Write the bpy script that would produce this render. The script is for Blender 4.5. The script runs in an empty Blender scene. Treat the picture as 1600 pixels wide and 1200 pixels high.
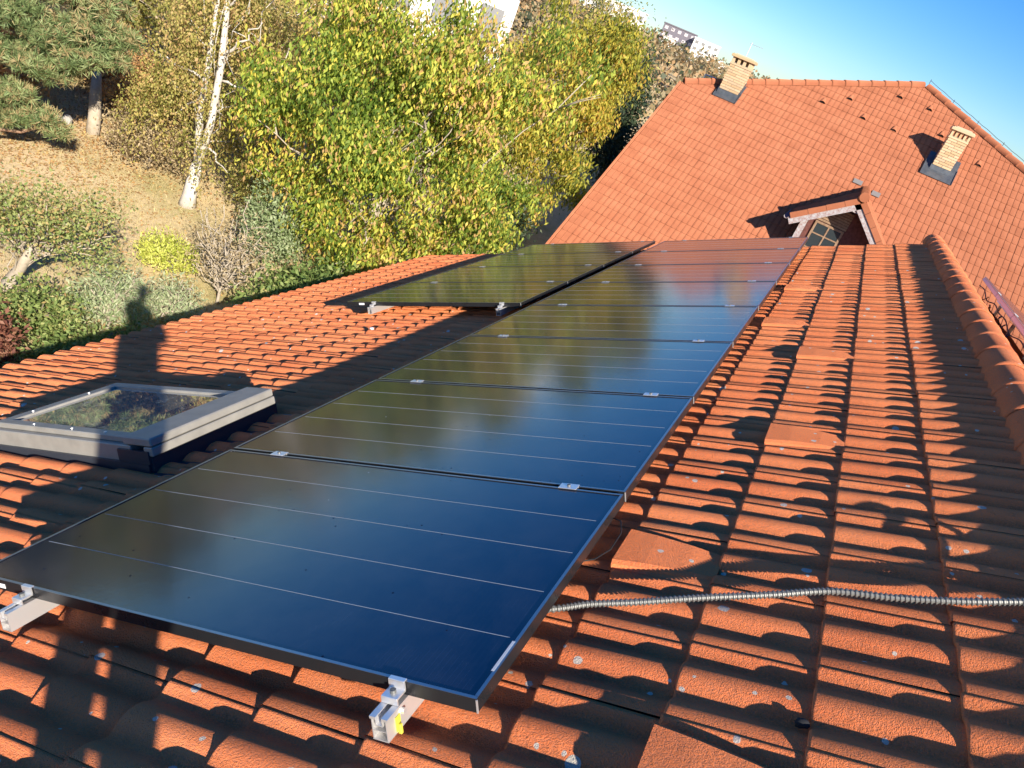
import bpy, bmesh, math, random
import numpy as np
from mathutils import Matrix, Vector

random.seed(7)
RNG = np.random.default_rng(7)
PI = math.pi
R = math.radians
scene = bpy.context.scene
COL = scene.collection

# ------------------------------------------------------------------ camera
CAM = Vector((0.14786, -1.22492, 1.32993))
cam_d = bpy.data.cameras.new('camera')
cam = bpy.data.objects.new('camera', cam_d)
COL.objects.link(cam)
cr = Vector((0.84037848, 0.41569041, 0.34780093))
cu = Vector((-0.48170585, 0.2786911, 0.83083738))
cf = Vector((-0.24844211, 0.8657556, -0.4344465))
m = Matrix.Identity(4)
for i in range(3):
    m[i][0], m[i][1], m[i][2], m[i][3] = cr[i], cu[i], -cf[i], CAM[i]
cam.matrix_world = m
cam_d.sensor_fit = 'HORIZONTAL'
cam_d.sensor_width = 36.0
cam_d.lens = 36.0 * 1193.94 / 1600.0
cam_d.clip_start = 0.03
cam_d.clip_end = 5000
scene.camera = cam

# ------------------------------------------------------------------ light
SUN_AZ, SUN_EL = R(134.3), R(27.8)
w = bpy.data.worlds.new('World')
scene.world = w
w.use_nodes = True
nt = w.node_tree
sky = nt.nodes.new('ShaderNodeTexSky')
sky.sky_type = 'NISHITA'
sky.sun_disc = False
sky.sun_elevation = SUN_EL
sky.sun_rotation = SUN_AZ
sky.altitude = 300
sky.air_density = 1.0
sky.dust_density = 0.1
sky.ozone_density = 3.0
bg = nt.nodes['Background']
bg.inputs['Strength'].default_value = 0.068
hs = nt.nodes.new('ShaderNodeHueSaturation')
hs.inputs['Saturation'].default_value = 1.40
nt.links.new(sky.outputs['Color'], hs.inputs['Color'])
tn = nt.nodes.new('ShaderNodeMix')
tn.data_type = 'RGBA'; tn.blend_type = 'MULTIPLY'; tn.inputs[0].default_value = 1.0
tn.inputs[7].default_value = (0.76, 0.92, 1.18, 1)
nt.links.new(hs.outputs['Color'], tn.inputs[6])
nt.links.new(tn.outputs[2], bg.inputs['Color'])
sl = bpy.data.lights.new('sun', 'SUN')
sl.energy = 5.0
sl.angle = R(0.53)
sl.color = (1.0, 0.90, 0.76)
sun = bpy.data.objects.new('sun', sl)
COL.objects.link(sun)
sd = Vector((math.sin(SUN_AZ) * math.cos(SUN_EL), math.cos(SUN_AZ) * math.cos(SUN_EL), math.sin(SUN_EL)))
sun.rotation_euler = (-sd).to_track_quat('-Z', 'Y').to_euler()
sun.location = sd * 60
scene.view_settings.view_transform = 'Standard'
scene.view_settings.look = 'None'
scene.view_settings.gamma = 1.0
scene.view_settings.use_curve_mapping = False
scene.view_settings.exposure = 0.95
scene.render.engine = 'CYCLES'
scene.cycles.max_bounces = 6
scene.cycles.transparent_max_bounces = 8

# ------------------------------------------------------------------ object helpers
WM = {}


def link(o, parent=None, mw=None):
    COL.objects.link(o)
    mw = mw or Matrix.Identity(4)
    WM[o.name] = mw
    if parent is not None:
        o.parent = parent
        o.matrix_basis = WM[parent.name].inverted() @ mw
    else:
        o.matrix_basis = mw
    return o


def tag(o, label=None, cat=None, group=None, kind=None):
    if label: o['label'] = label
    if cat: o['category'] = cat
    if group: o['group'] = group
    if kind: o['kind'] = kind
    return o


def empty(name, loc, parent=None, mw=None):
    o = bpy.data.objects.new(name, None)
    o.empty_display_size = 0.1
    return link(o, parent, mw or Matrix.Translation(Vector(loc)))


def me(name, V, F, mats, smooth=False, midx=None):
    d = bpy.data.meshes.new(name)
    d.from_pydata([tuple(v) for v in V], [], [tuple(f) for f in F])
    if not isinstance(mats, (list, tuple)): mats = [mats]
    for q in mats: d.materials.append(q)
    if midx is not None: d.polygons.foreach_set('material_index', midx)
    if smooth: d.polygons.foreach_set('use_smooth', [True] * len(d.polygons))
    d.update()
    return d


def quads(name, V, mat, attr=None, smooth=False):
    """V (n,4,3): n quads, fast; attr (n,) a per-leaf value"""
    n = len(V)
    d = bpy.data.meshes.new(name)
    d.vertices.add(4 * n)
    d.vertices.foreach_set('co', np.ascontiguousarray(V, dtype=np.float32).ravel())
    d.loops.add(4 * n)
    d.loops.foreach_set('vertex_index', np.arange(4 * n, dtype=np.int32))
    d.polygons.add(n)
    d.polygons.foreach_set('loop_start', np.arange(n, dtype=np.int32) * 4)
    d.polygons.foreach_set('loop_total', np.full(n, 4, dtype=np.int32))
    if attr is not None:
        a = d.attributes.new('v', 'FLOAT', 'POINT')
        a.data.foreach_set('value', np.repeat(np.asarray(attr, dtype=np.float32), 4))
    d.materials.append(mat)
    d.update(calc_edges=True)
    return d


def ob(name, d, parent=None, mw=None):
    return link(bpy.data.objects.new(name, d), parent, mw)


class MB:
    def __init__(s): s.V = []; s.F = []; s.M = []
    def add(s, V, F, mi=0, T=None):
        k = len(s.V)
        if T is not None: V = [T @ Vector(v) for v in V]
        s.V += [tuple(v) for v in V]
        s.F += [tuple(i + k for i in f) for f in F]
        s.M += [mi] * len(F)
    def box(s, x0, x1, y0, y1, z0, z1, mi=0, T=None, bev=0):
        if bev:
            bm = bmesh.new()
            bmesh.ops.create_cube(bm, size=1, matrix=Matrix.Translation(((x0+x1)/2, (y0+y1)/2, (z0+z1)/2)) @ Matrix.Diagonal((x1-x0, y1-y0, z1-z0, 1)))
            bmesh.ops.bevel(bm, geom=bm.edges[:], offset=bev, segments=1, affect='EDGES')
            bm.verts.index_update()
            s.add([v.co.copy() for v in bm.verts], [[v.index for v in f.verts] for f in bm.faces], mi, T)
            bm.free(); return
        V = [(x, y, z) for z in (z0, z1) for y in (y0, y1) for x in (x0, x1)]
        s.add(V, [(0, 2, 3, 1), (4, 5, 7, 6), (0, 1, 5, 4), (2, 6, 7, 3), (0, 4, 6, 2), (1, 3, 7, 5)], mi, T)
    def tube(s, P, r, n=8, mi=0, cap=True):
        P = [Vector(p) for p in P]
        if not isinstance(r, (list, tuple, np.ndarray)): r = [r] * len(P)
        V = []; F = []; ref = Vector((0.13, 0.31, 0.94))
        for i, p in enumerate(P):
            t = (P[min(i + 1, len(P) - 1)] - P[max(i - 1, 0)]).normalized()
            a = t.cross(ref)
            if a.length < 1e-3: a = t.cross(Vector((1, 0, 0)))
            a.normalize(); b = t.cross(a)
            for j in range(n):
                q = 2 * PI * j / n
                V.append(p + (a * math.cos(q) + b * math.sin(q)) * r[i])
        for i in range(len(P) - 1):
            for j in range(n):
                k = (j + 1) % n
                F.append((i*n + j, i*n + k, (i+1)*n + k, (i+1)*n + j))
        if cap:
            F.append(tuple(range(n - 1, -1, -1))); F.append(tuple((len(P)-1)*n + j for j in range(n)))
        s.add(V, F, mi)
    def prism(s, poly, y0, y1, mi=0, T=None):
        """polygon in x,z extruded along y"""
        n = len(poly)
        V = [(x, y0, z) for x, z in poly] + [(x, y1, z) for x, z in poly]
        F = [tuple(range(n)), tuple(range(2*n - 1, n - 1, -1))] + [(i, i + n, (i+1) % n + n, (i+1) % n) for i in range(n)]
        s.add(V, F, mi, T)
    def mesh(s, name, mats, smooth=False): return me(name, s.V, s.F, mats, smooth, s.M)
    def build(s, name, mats, parent=None, mw=None, smooth=False):
        return ob(name, s.mesh(name, mats, smooth), parent, mw)


# ------------------------------------------------------------------ material helpers
def mat(name, col, rough=0.6, metal=0.0, spec=0.5):
    mt = bpy.data.materials.new(name)
    mt.use_nodes = True
    p = mt.node_tree.nodes['Principled BSDF']
    p.inputs['Base Color'].default_value = (*col, 1)
    p.inputs['Roughness'].default_value = rough
    p.inputs['Metallic'].default_value = metal
    p.inputs['Specular IOR Level'].default_value = spec
    return mt, mt.node_tree, p


def N(nt, t, **k):
    n = nt.nodes.new(t)
    for a, v in k.items():
        if a in n.inputs.keys(): n.inputs[a].default_value = v
        else: setattr(n, a, v)
    return n


def noise(nt, vec, scale, detail=4, rough=0.55):
    n = nt.nodes.new('ShaderNodeTexNoise')
    n.inputs['Scale'].default_value = scale
    n.inputs['Detail'].default_value = detail
    n.inputs['Roughness'].default_value = rough
    if vec is not None: nt.links.new(vec, n.inputs['Vector'])
    return n.outputs['Fac']


def ramp(nt, fac, stops, interp='LINEAR'):
    n = nt.nodes.new('ShaderNodeValToRGB')
    e = n.color_ramp.elements
    n.color_ramp.interpolation = interp
    while len(e) < len(stops): e.new(0.5)
    for i, (p, c) in enumerate(stops):
        e[i].position = p
        e[i].color = (*c, 1) if len(c) == 3 else c
    nt.links.new(fac, n.inputs['Fac'])
    return n.outputs['Color']


def mix(nt, fac, a, b, mode='MIX'):
    n = nt.nodes.new('ShaderNodeMix')
    n.data_type = 'RGBA'
    n.blend_type = mode
    for i, v in ((0, fac), (6, a), (7, b)):
        if hasattr(v, 'is_linked') or isinstance(v, bpy.types.NodeSocket): nt.links.new(v, n.inputs[i])
        elif i == 0: n.inputs[0].default_value = v
        else: n.inputs[i].default_value = (*v, 1)
    return n.outputs[2]


def math_(nt, op, a, b=None, clamp=False):
    n = nt.nodes.new('ShaderNodeMath')
    n.operation = op
    n.use_clamp = clamp
    for i, v in ((0, a), (1, b)):
        if v is None: continue
        if isinstance(v, bpy.types.NodeSocket): nt.links.new(v, n.inputs[i])
        else: n.inputs[i].default_value = v
    return n.outputs[0]


def bump(nt, p, h, strength=0.3, dist=0.01):
    b = nt.nodes.new('ShaderNodeBump')
    b.inputs['Strength'].default_value = strength
    b.inputs['Distance'].default_value = dist
    nt.links.new(h, b.inputs['Height'])
    nt.links.new(b.outputs['Normal'], p.inputs['Normal'])


def pos(nt): return nt.nodes.new('ShaderNodeNewGeometry').outputs['Position']
def obj_c(nt): return nt.nodes.new('ShaderNodeTexCoord').outputs['Object']
def rnd(nt): return nt.nodes.new('ShaderNodeObjectInfo').outputs['Random']


def attr(nt, name='v'):
    a = nt.nodes.new('ShaderNodeAttribute')
    a.attribute_name = name
    return a.outputs['Fac']


def tile_mat(name, c0, c1, c2, grain, spots, grime_shade):
    mt, nt, p = mat(name, c1, 0.93, 0, 0.12)
    P = pos(nt)
    big = noise(nt, P, 2.3, 5)
    fine = noise(nt, P, 330 if grain else 60, 2, 0.8)
    mid = noise(nt, P, 38, 4, 0.65)
    coarse = noise(nt, P, 165, 2, 0.7)
    if grain: fine = math_(nt, 'ADD', math_(nt, 'MULTIPLY', fine, 0.45), math_(nt, 'MULTIPLY', coarse, 0.55))
    c = ramp(nt, big, [(0.3, c0), (0.52, c1), (0.72, c2)])
    if 'Diffuse Roughness' in p.inputs: p.inputs['Diffuse Roughness'].default_value = 1.0
    rv = math_(nt, 'FRACT', math_(nt, 'ADD', rnd(nt), attr(nt, 'r')))
    lo = tuple(q * 0.80 for q in c0); hi = tuple(min(0.85, q * 1.06) for q in c2)
    c = mix(nt, 0.42 if grain else 0.17, c, ramp(nt, rv, [(0, lo), (0.25, c1), (0.75, c1), (1, hi)]))
    stain = ramp(nt, noise(nt, P, 0.9 if not grain else 1.6, 6, 0.65), [(0.52, (0, 0, 0)), (0.74, (1, 1, 1))])
    c = mix(nt, math_(nt, 'MULTIPLY', stain, 0.28 if grain else 0.20), c, tuple(q * 0.55 for q in c0))
    c = mix(nt, math_(nt, 'MULTIPLY', ramp(nt, fine, [(0.43, (0, 0, 0)), (0.57, (1, 1, 1))]), 0.75 if grain else 0.12), mix(nt, 0.0, c, c), (0.93, 0.55, 0.36), 'OVERLAY') if grain else c
    # speckled grime in near-tile channels; on clay tiles, painted rib shade
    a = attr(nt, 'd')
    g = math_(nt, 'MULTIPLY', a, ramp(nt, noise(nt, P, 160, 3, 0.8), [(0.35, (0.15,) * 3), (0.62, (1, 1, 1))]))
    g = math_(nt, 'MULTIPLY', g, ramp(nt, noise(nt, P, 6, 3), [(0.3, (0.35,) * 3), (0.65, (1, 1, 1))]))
    c = mix(nt, math_(nt, 'MULTIPLY', g, grime_shade), c, (0.08, 0.022, 0.016))
    c = mix(nt, math_(nt, 'MULTIPLY', ramp(nt, mid, [(0.60, (0, 0, 0)), (0.72, (1, 1, 1))]), 0.25), c, (0.12, 0.05, 0.03))
    if spots:
        for sc, th, keep, colr, sd_ in ((6.5, 0.11, 0.25, (0.52, 0.50, 0.46), 0), (15, 0.12, 0.50, (0.55, 0.53, 0.47), 3.3), (3.6, 0.068, 0.2, (0.50, 0.50, 0.44), 7.7)):
            mp = nt.nodes.new('ShaderNodeMapping')
            mp.inputs['Location'].default_value = (sd_, sd_, sd_)
            nn = N(nt, 'ShaderNodeTexNoise'); nn.inputs['Scale'].default_value = 60
            nt.links.new(P, nn.inputs['Vector'])
            add = nt.nodes.new('ShaderNodeVectorMath'); add.operation = 'MULTIPLY_ADD'
            nt.links.new(nn.outputs['Color'], add.inputs[0]); add.inputs[1].default_value = (0.008,) * 3
            nt.links.new(P, add.inputs[2])
            nt.links.new(add.outputs[0], mp.inputs['Vector'])
            v = nt.nodes.new('ShaderNodeTexVoronoi')
            v.inputs['Scale'].default_value = sc
            nt.links.new(mp.outputs['Vector'], v.inputs['Vector'])
            sep = nt.nodes.new('ShaderNodeSeparateColor')
            nt.links.new(v.outputs['Color'], sep.inputs['Color'])
            lim = math_(nt, 'MULTIPLY', math_(nt, 'ADD', math_(nt, 'MULTIPLY', sep.outputs['Green'], 0.8), 0.35), th)
            f = math_(nt, 'LESS_THAN', v.outputs['Distance'], lim)
            f = math_(nt, 'MULTIPLY', f, math_(nt, 'GREATER_THAN', sep.outputs['Red'], keep))
            f = math_(nt, 'MULTIPLY', f, 0.92)
            c = mix(nt, f, c, mix(nt, fine, colr, tuple(x * 1.25 for x in colr)))
    nt.links.new(c, p.inputs['Base Color'])
    h = math_(nt, 'ADD', math_(nt, 'MULTIPLY', fine, 1.0), math_(nt, 'MULTIPLY', mid, 0.6))
    bump(nt, p, h, 1.0 if grain else 0.25, 0.009 if grain else 0.004)
    return mt


T_NEAR = tile_mat('concrete_tile', (0.66, 0.215, 0.100), (0.75, 0.27, 0.128), (0.80, 0.325, 0.165), True, True, 0.45)
T_CAP = tile_mat('ridge_tile_concrete', (0.55, 0.20, 0.10), (0.64, 0.245, 0.125), (0.70, 0.285, 0.155), True, True, 0.5)
T_FAR = tile_mat('clay_tile', (0.37, 0.133, 0.068), (0.425, 0.16, 0.083), (0.46, 0.18, 0.096), False, False, 0.85)
ALU, nt_, p_ = mat('aluminium', (0.86, 0.86, 0.86), 0.38, 0.75)
bump(nt_, p_, noise(nt_, obj_c(nt_), 90, 3), 0.08, 0.002)
ALUD, _, _ = mat('aluminium_side', (0.80, 0.79, 0.78), 0.42, 0.7)
STEEL, nt_, p_ = mat('galvanised_steel', (0.20, 0.205, 0.20), 0.55, 0.6)
bump(nt_, p_, noise(nt_, obj_c(nt_), 40, 3), 0.2, 0.002)
BLACKF, nt_, p_ = mat('black_anodised_frame', (0.035, 0.037, 0.042), 0.30, 0.6)
c_ = ramp(nt_, noise(nt_, pos(nt_), 9, 5), [(0.4, (0.26,) * 3), (0.65, (0.42,) * 3)]); nt_.links.new(c_, p_.inputs['Roughness'])
EDGE, nt_, p_ = mat('frame_top_sky_sheen', (0.30, 0.32, 0.35), 0.28, 0.9)  # paler than the black frame: sky reflected on its top put into the colour
LEAD, nt_, p_ = mat('lead_flashing', (0.13, 0.145, 0.165), 0.45, 0.55)
nt_.links.new(ramp(nt_, noise(nt_, pos(nt_), 7, 4), [(0.3, (0.10, 0.115, 0.135)), (0.7, (0.17, 0.185, 0.205))]), p_.inputs['Base Color'])
WINF, nt_, p_ = mat('roof_window_cladding', (0.30, 0.29, 0.265), 0.42, 0.15)
nt_.links.new(ramp(nt_, noise(nt_, pos(nt_), 12, 4), [(0.3, (0.27, 0.262, 0.24)), (0.7, (0.34, 0.33, 0.30))]), p_.inputs['Base Color'])
WIND, _, _ = mat('window_flashing_dark', (0.045, 0.055, 0.075), 0.4, 0.3)
WHITE, _, _ = mat('white_label', (0.8, 0.8, 0.8), 0.5)
YEL, _, _ = mat('yellow_tag', (0.55, 0.50, 0.06), 0.5)
RUB, _, _ = mat('black_rubber', (0.012, 0.012, 0.012), 0.6)
DARK, _, _ = mat('dark_void', (0.012, 0.010, 0.012), 0.9)

# plaster
def plaster(name, a, b):
    mt, nt, p = mat(name, a, 0.9, 0, 0.2)
    nt.links.new(ramp(nt, noise(nt, pos(nt), 3, 6, 0.6), [(0.3, a), (0.7, b)]), p.inputs['Base Color'])
    bump(nt, p, noise(nt, pos(nt), 60, 3), 0.3, 0.004)
    return mt
PLAST = plaster('plaster_wall', (0.50, 0.44, 0.34), (0.58, 0.52, 0.42))
BRICK = bpy.data.materials.new('yellow_brick'); BRICK.use_nodes = True
nt_ = BRICK.node_tree; p_ = nt_.nodes['Principled BSDF']; p_.inputs['Roughness'].default_value = 0.9
c_ = ramp(nt_, rnd(nt_), [(0, (0.50, 0.33, 0.17)), (0.35, (0.60, 0.43, 0.24)), (0.7, (0.66, 0.50, 0.31)), (1, (0.52, 0.37, 0.23))])
c_ = mix(nt_, math_(nt_, 'MULTIPLY', noise(nt_, pos(nt_), 30, 4), 0.5), c_, (0.42, 0.30, 0.19))
nt_.links.new(c_, p_.inputs['Base Color']); bump(nt_, p_, noise(nt_, pos(nt_), 80, 3), 0.4, 0.004)
MORT, _, _ = mat('mortar', (0.30, 0.25, 0.19), 0.95)
CONC, _, _ = mat('concrete_cap', (0.52, 0.40, 0.27), 0.9)

# weathered wood
def wood(name, a, b):
    mt, nt, p = mat(name, a, 0.85, 0, 0.2)
    nt.links.new(ramp(nt, noise(nt, pos(nt), 14, 6, 0.7), [(0.35, a), (0.6, b)]), p.inputs['Base Color'])
    bump(nt, p, noise(nt, pos(nt), 40, 3), 0.3, 0.004)
    return mt
WOODG = wood('flaking_grey_paint', (0.26, 0.15, 0.13), (0.42, 0.41, 0.42))
WOODB = wood('bare_brown_board', (0.20, 0.125, 0.08), (0.32, 0.215, 0.14))
WOODD = wood('dark_stained_wood', (0.09, 0.035, 0.03), (0.15, 0.06, 0.05))

# solar glass: black cells behind lightly textured, weathered glass
SOLAR, nt_, p_ = mat('solar_glass', (0.006, 0.010, 0.026), 0.12, 0, 0.5)
p_.inputs['Specular Tint'].default_value = (0.80, 0.91, 1.0, 1)
P_ = pos(nt_)
O_ = obj_c(nt_)
sep_ = nt_.nodes.new('ShaderNodeSeparateXYZ'); nt_.links.new(O_, sep_.inputs[0])
# fine silver finger lines every 12 mm along the module
fm = math_(nt_, 'FRACT', math_(nt_, 'MULTIPLY', sep_.outputs['X'], 62.0))
fl = math_(nt_, 'LESS_THAN', fm, 0.10)
dust = ramp(nt_, noise(nt_, P_, 5, 6, 0.7), [(0.40, (0, 0, 0)), (0.72, (1, 1, 1))])
base_ = mix(nt_, math_(nt_, 'MULTIPLY', fl, 0.35), (0.003, 0.009, 0.036), (0.02, 0.035, 0.075))
base_ = mix(nt_, math_(nt_, 'MULTIPLY', dust, 0.06), base_, (0.34, 0.32, 0.30))
vd = nt_.nodes.new('ShaderNodeTexVoronoi'); vd.inputs['Scale'].default_value = 24; nt_.links.new(P_, vd.inputs['Vector'])
sc_ = nt_.nodes.new('ShaderNodeSeparateColor'); nt_.links.new(vd.outputs['Color'], sc_.inputs['Color'])
drop = math_(nt_, 'MULTIPLY', math_(nt_, 'LESS_THAN', vd.outputs['Distance'], 0.085), math_(nt_, 'GREATER_THAN', sc_.outputs['Red'], 0.72))
drop = math_(nt_, 'MULTIPLY', drop, math_(nt_, 'GREATER_THAN', noise(nt_, P_, 3.1, 2), 0.49))
vb = nt_.nodes.new('ShaderNodeTexVoronoi'); vb.inputs['Scale'].default_value = 13; nt_.links.new(P_, vb.inputs['Vector'])
sb_ = nt_.nodes.new('ShaderNodeSeparateColor'); nt_.links.new(vb.outputs['Color'], sb_.inputs['Color'])
spk = math_(nt_, 'MULTIPLY', math_(nt_, 'LESS_THAN', vb.outputs['Distance'], 0.036), math_(nt_, 'GREATER_THAN', sb_.outputs['Blue'], 0.88))
base_ = mix(nt_, math_(nt_, 'MULTIPLY', spk, 0.85), base_, (0.62, 0.60, 0.55))
nt_.links.new(base_, p_.inputs['Base Color'])
ro_ = math_(nt_, 'ADD', math_(nt_, 'MULTIPLY', noise(nt_, P_, 2.4, 5), 0.07), 0.085)
ro_ = math_(nt_, 'ADD', ro_, math_(nt_, 'MULTIPLY', math_(nt_, 'MAXIMUM', drop, spk), 0.6))
nt_.links.new(ro_, p_.inputs['Roughness'])
nt_.links.new(math_(nt_, 'SUBTRACT', 0.72, math_(nt_, 'MULTIPLY', drop, 0.5)), p_.inputs['Specular IOR Level'])
bump(nt_, p_, math_(nt_, 'ADD', noise(nt_, P_, 55, 2), math_(nt_, 'MULTIPLY', noise(nt_, P_, 3.0, 2), 4.0)), 0.05, 0.002)
SILV, _, _ = mat('silver_ribbon', (0.42, 0.45, 0.50), 0.4, 0.3)

# leaves
def leaf_mat(name, stops, trans=0.35, rough=0.55):
    mt = bpy.data.materials.new(name); mt.use_nodes = True
    nt = mt.node_tree; nt.nodes.clear()
    out = nt.nodes.new('ShaderNodeOutputMaterial')
    c = ramp(nt, attr(nt), stops)
    c = mix(nt, 0.35, c, mix(nt, noise(nt, pos(nt), 25, 2), (0.25, 0.25, 0.25), (0.75, 0.75, 0.75)), 'OVERLAY')
    p = nt.nodes.new('ShaderNodeBsdfPrincipled')
    p.inputs['Roughness'].default_value = rough
    p.inputs['Specular IOR Level'].default_value = 0.3
    nt.links.new(c, p.inputs['Base Color'])
    t = nt.nodes.new('ShaderNodeBsdfTranslucent')
    nt.links.new(c, t.inputs['Color'])
    mx = nt.nodes.new('ShaderNodeMixShader'); mx.inputs[0].default_value = trans
    nt.links.new(p.outputs[0], mx.inputs[1]); nt.links.new(t.outputs[0], mx.inputs[2])
    nt.links.new(mx.outputs[0], out.inputs['Surface'])
    return mt


L_WALNUT = leaf_mat('walnut_leaf', [(0, (0.13, 0.21, 0.03)), (0.35, (0.40, 0.48, 0.07)), (0.68, (0.64, 0.62, 0.11)), (0.88, (0.82, 0.64, 0.10)), (1, (0.60, 0.38, 0.15))], 0.45)
L_WALNUT2 = leaf_mat('olive_gold_leaf', [(0, (0.15, 0.19, 0.03)), (0.4, (0.36, 0.36, 0.05)), (0.75, (0.54, 0.45, 0.06)), (1, (0.62, 0.38, 0.08))], 0.45)
L_BIRCH = leaf_mat('birch_leaf', [(0, (0.20, 0.22, 0.05)), (0.4, (0.42, 0.40, 0.11)), (0.75, (0.58, 0.46, 0.17)), (1, (0.55, 0.36, 0.17))], 0.45)
L_PINE = leaf_mat('pine_needle', [(0, (0.11, 0.16, 0.06)), (0.5, (0.25, 0.33, 0.13)), (0.8, (0.36, 0.40, 0.19)), (1, (0.46, 0.29, 0.15))], 0.25)
L_BUSH = leaf_mat('bush_leaf', [(0, (0.12, 0.19, 0.05)), (0.45, (0.28, 0.36, 0.11)), (0.8, (0.44, 0.44, 0.17)), (1, (0.52, 0.34, 0.15))], 0.4)
L_GOLD = leaf_mat('gold_thuja', [(0, (0.36, 0.44, 0.06)), (0.5, (0.62, 0.66, 0.13)), (1, (0.76, 0.74, 0.24))], 0.4)
L_GREY = leaf_mat('grey_green_leaf', [(0, (0.20, 0.27, 0.11)), (0.6, (0.40, 0.48, 0.26)), (1, (0.54, 0.56, 0.36))], 0.4)
L_RED = leaf_mat('red_leaf', [(0, (0.14, 0.05, 0.035)), (0.6, (0.26, 0.11, 0.07)), (1, (0.36, 0.20, 0.12))], 0.3)
L_DRY = leaf_mat('dry_twig_leaf', [(0, (0.24, 0.18, 0.10)), (0.5, (0.44, 0.35, 0.19)), (1, (0.56, 0.44, 0.28))], 0.3)
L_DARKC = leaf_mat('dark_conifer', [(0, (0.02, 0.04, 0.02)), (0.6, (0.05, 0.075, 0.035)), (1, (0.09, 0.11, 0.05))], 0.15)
L_LITTER = leaf_mat('fallen_leaf', [(0, (0.28, 0.14, 0.06)), (0.5, (0.46, 0.25, 0.10)), (1, (0.60, 0.42, 0.16))], 0.1)
L_GRASS = leaf_mat('grass_blade', [(0, (0.24, 0.25, 0.08)), (0.5, (0.50, 0.42, 0.20)), (1, (0.66, 0.52, 0.29))], 0.3)

def bark(name, a, b, birch=False):
    mt, nt, p = mat(name, a, 0.9, 0, 0.15)
    c = ramp(nt, noise(nt, pos(nt), 9, 6, 0.7), [(0.35, a), (0.65, b)])
    if birch:
        mp = nt.nodes.new('ShaderNodeMapping'); mp.inputs['Scale'].default_value = (0.8, 0.8, 5)
        nt.links.new(pos(nt), mp.inputs['Vector'])
        c = mix(nt, ramp(nt, noise(nt, mp.outputs[0], 1.3, 4, 0.7), [(0.66, (0, 0, 0)), (0.74, (0.7,) * 3)]), c, (0.12, 0.10, 0.09))
    nt.links.new(c, p.inputs['Base Color'])
    bump(nt, p, noise(nt, pos(nt), 25, 4), 0.5, 0.01)
    return mt
B_BIRCH = bark('birch_bark', (0.42, 0.38, 0.33), (0.64, 0.60, 0.54), True)
B_BROWN = bark('grey_brown_bark', (0.13, 0.10, 0.075), (0.25, 0.21, 0.17))
B_PINE = bark('pine_bark', (0.24, 0.14, 0.09), (0.36, 0.24, 0.17))
B_PALE = bark('pale_twig', (0.34, 0.29, 0.22), (0.46, 0.40, 0.32))

# ------------------------------------------------------------------ roof frame of the tiled house
# local roof coordinates: x up the slope, y along the ridge (away), z off the slope
RF = Matrix(((0.8901, 0, -0.4558, 0), (0, 1, 0, 0), (0.4558, 0, 0.8901, 0), (0, 0, 0, 1)))
for c3 in (0, 2):
    v = Vector([RF[i][c3] for i in range(3)]).normalized()
    for i in range(3): RF[i][c3] = v[i]
def rp(u, y, n=0.0): return RF @ Vector((u, y, n))
def RT(u, y, n=0.0): return RF @ Matrix.Translation((u, y, n))

GAUGE, PITCH = 0.3145, 0.150
U_RIDGE = 1.44
Y_END = 9.48
BASE_N = -0.172

# ------------------------------------------------------------------ ground
def ground_z(x, y):
    t = -x * 0.75 + y * 0.66 - 9
    r = math.hypot(x, y)
    z = -5.2 + (0.07 * min(max(t, 0), 60))
    if r > 60: z += (r - 60) * 0.002 * max(0.0, min(1.0, (r - 60) / 80))
    z += 0.10 * math.sin(x * 0.31 + 1) * math.sin(y * 0.27) * min(1, max(t, 0) / 4)
    return z

rs = [0.0] + [1.2 * 1.07 ** k for k in range(1, 122)]
na = 160
V = [(0, 0, ground_z(0, 0))]; F = []
for r in rs[1:]:
    for k in range(na):
        a = 2 * PI * k / na
        x, y = r * math.cos(a), r * math.sin(a)
        z = ground_z(x, y)
        if r > 900: z = ground_z(x * 900 / r, y * 900 / r) - (r - 900) * 0.02
        V.append((x, y, z))
for k in range(na): F.append((0, 1 + k, 1 + (k + 1) % na))
for i in range(len(rs) - 2):
    for k in range(na):
        a, b = 1 + i * na + k, 1 + i * na + (k + 1) % na
        F.append((a, a + na, b + na, b))
GM, nt_, p_ = mat('dry_lawn_soil', (0.3, 0.22, 0.12), 0.95, 0, 0.1)
P_ = pos(nt_)
c_ = ramp(nt_, noise(nt_, P_, 0.55, 6, 0.6), [(0.30, (0.34, 0.32, 0.13)), (0.46, (0.60, 0.48, 0.27)), (0.62, (0.70, 0.54, 0.33)), (0.78, (0.72, 0.46, 0.27))])
c_ = mix(nt_, ramp(nt_, noise(nt_, P_, 9, 6, 0.7), [(0.4, (0, 0, 0)), (0.7, (0.55,) * 3)]), c_, (0.34, 0.27, 0.14))
c_ = mix(nt_, ramp(nt_, noise(nt_, P_, 55, 3, 0.8), [(0.55, (0, 0, 0)), (0.7, (0.6,) * 3)]), c_, (0.20, 0.15, 0.08))
nt_.links.new(c_, p_.inputs['Base Color'])
bump(nt_, p_, noise(nt_, P_, 30, 4, 0.7), 0.7, 0.03)
g = ob('ground', me('ground', V, F, GM, True))
tag(g, 'dry tan lawn and leaf-strewn soil sloping up behind the roof', kind='structure')

# ------------------------------------------------------------------ roof tiles (double roll concrete)
def prof(y):
    t = abs(((y + PITCH / 2) % PITCH) - PITCH / 2) / (PITCH / 2)
    k = min(max((t - 0.12) / 0.88, 0), 1)
    return 0.0265 * math.cos(PI / 2 * k) ** 1.3


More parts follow.
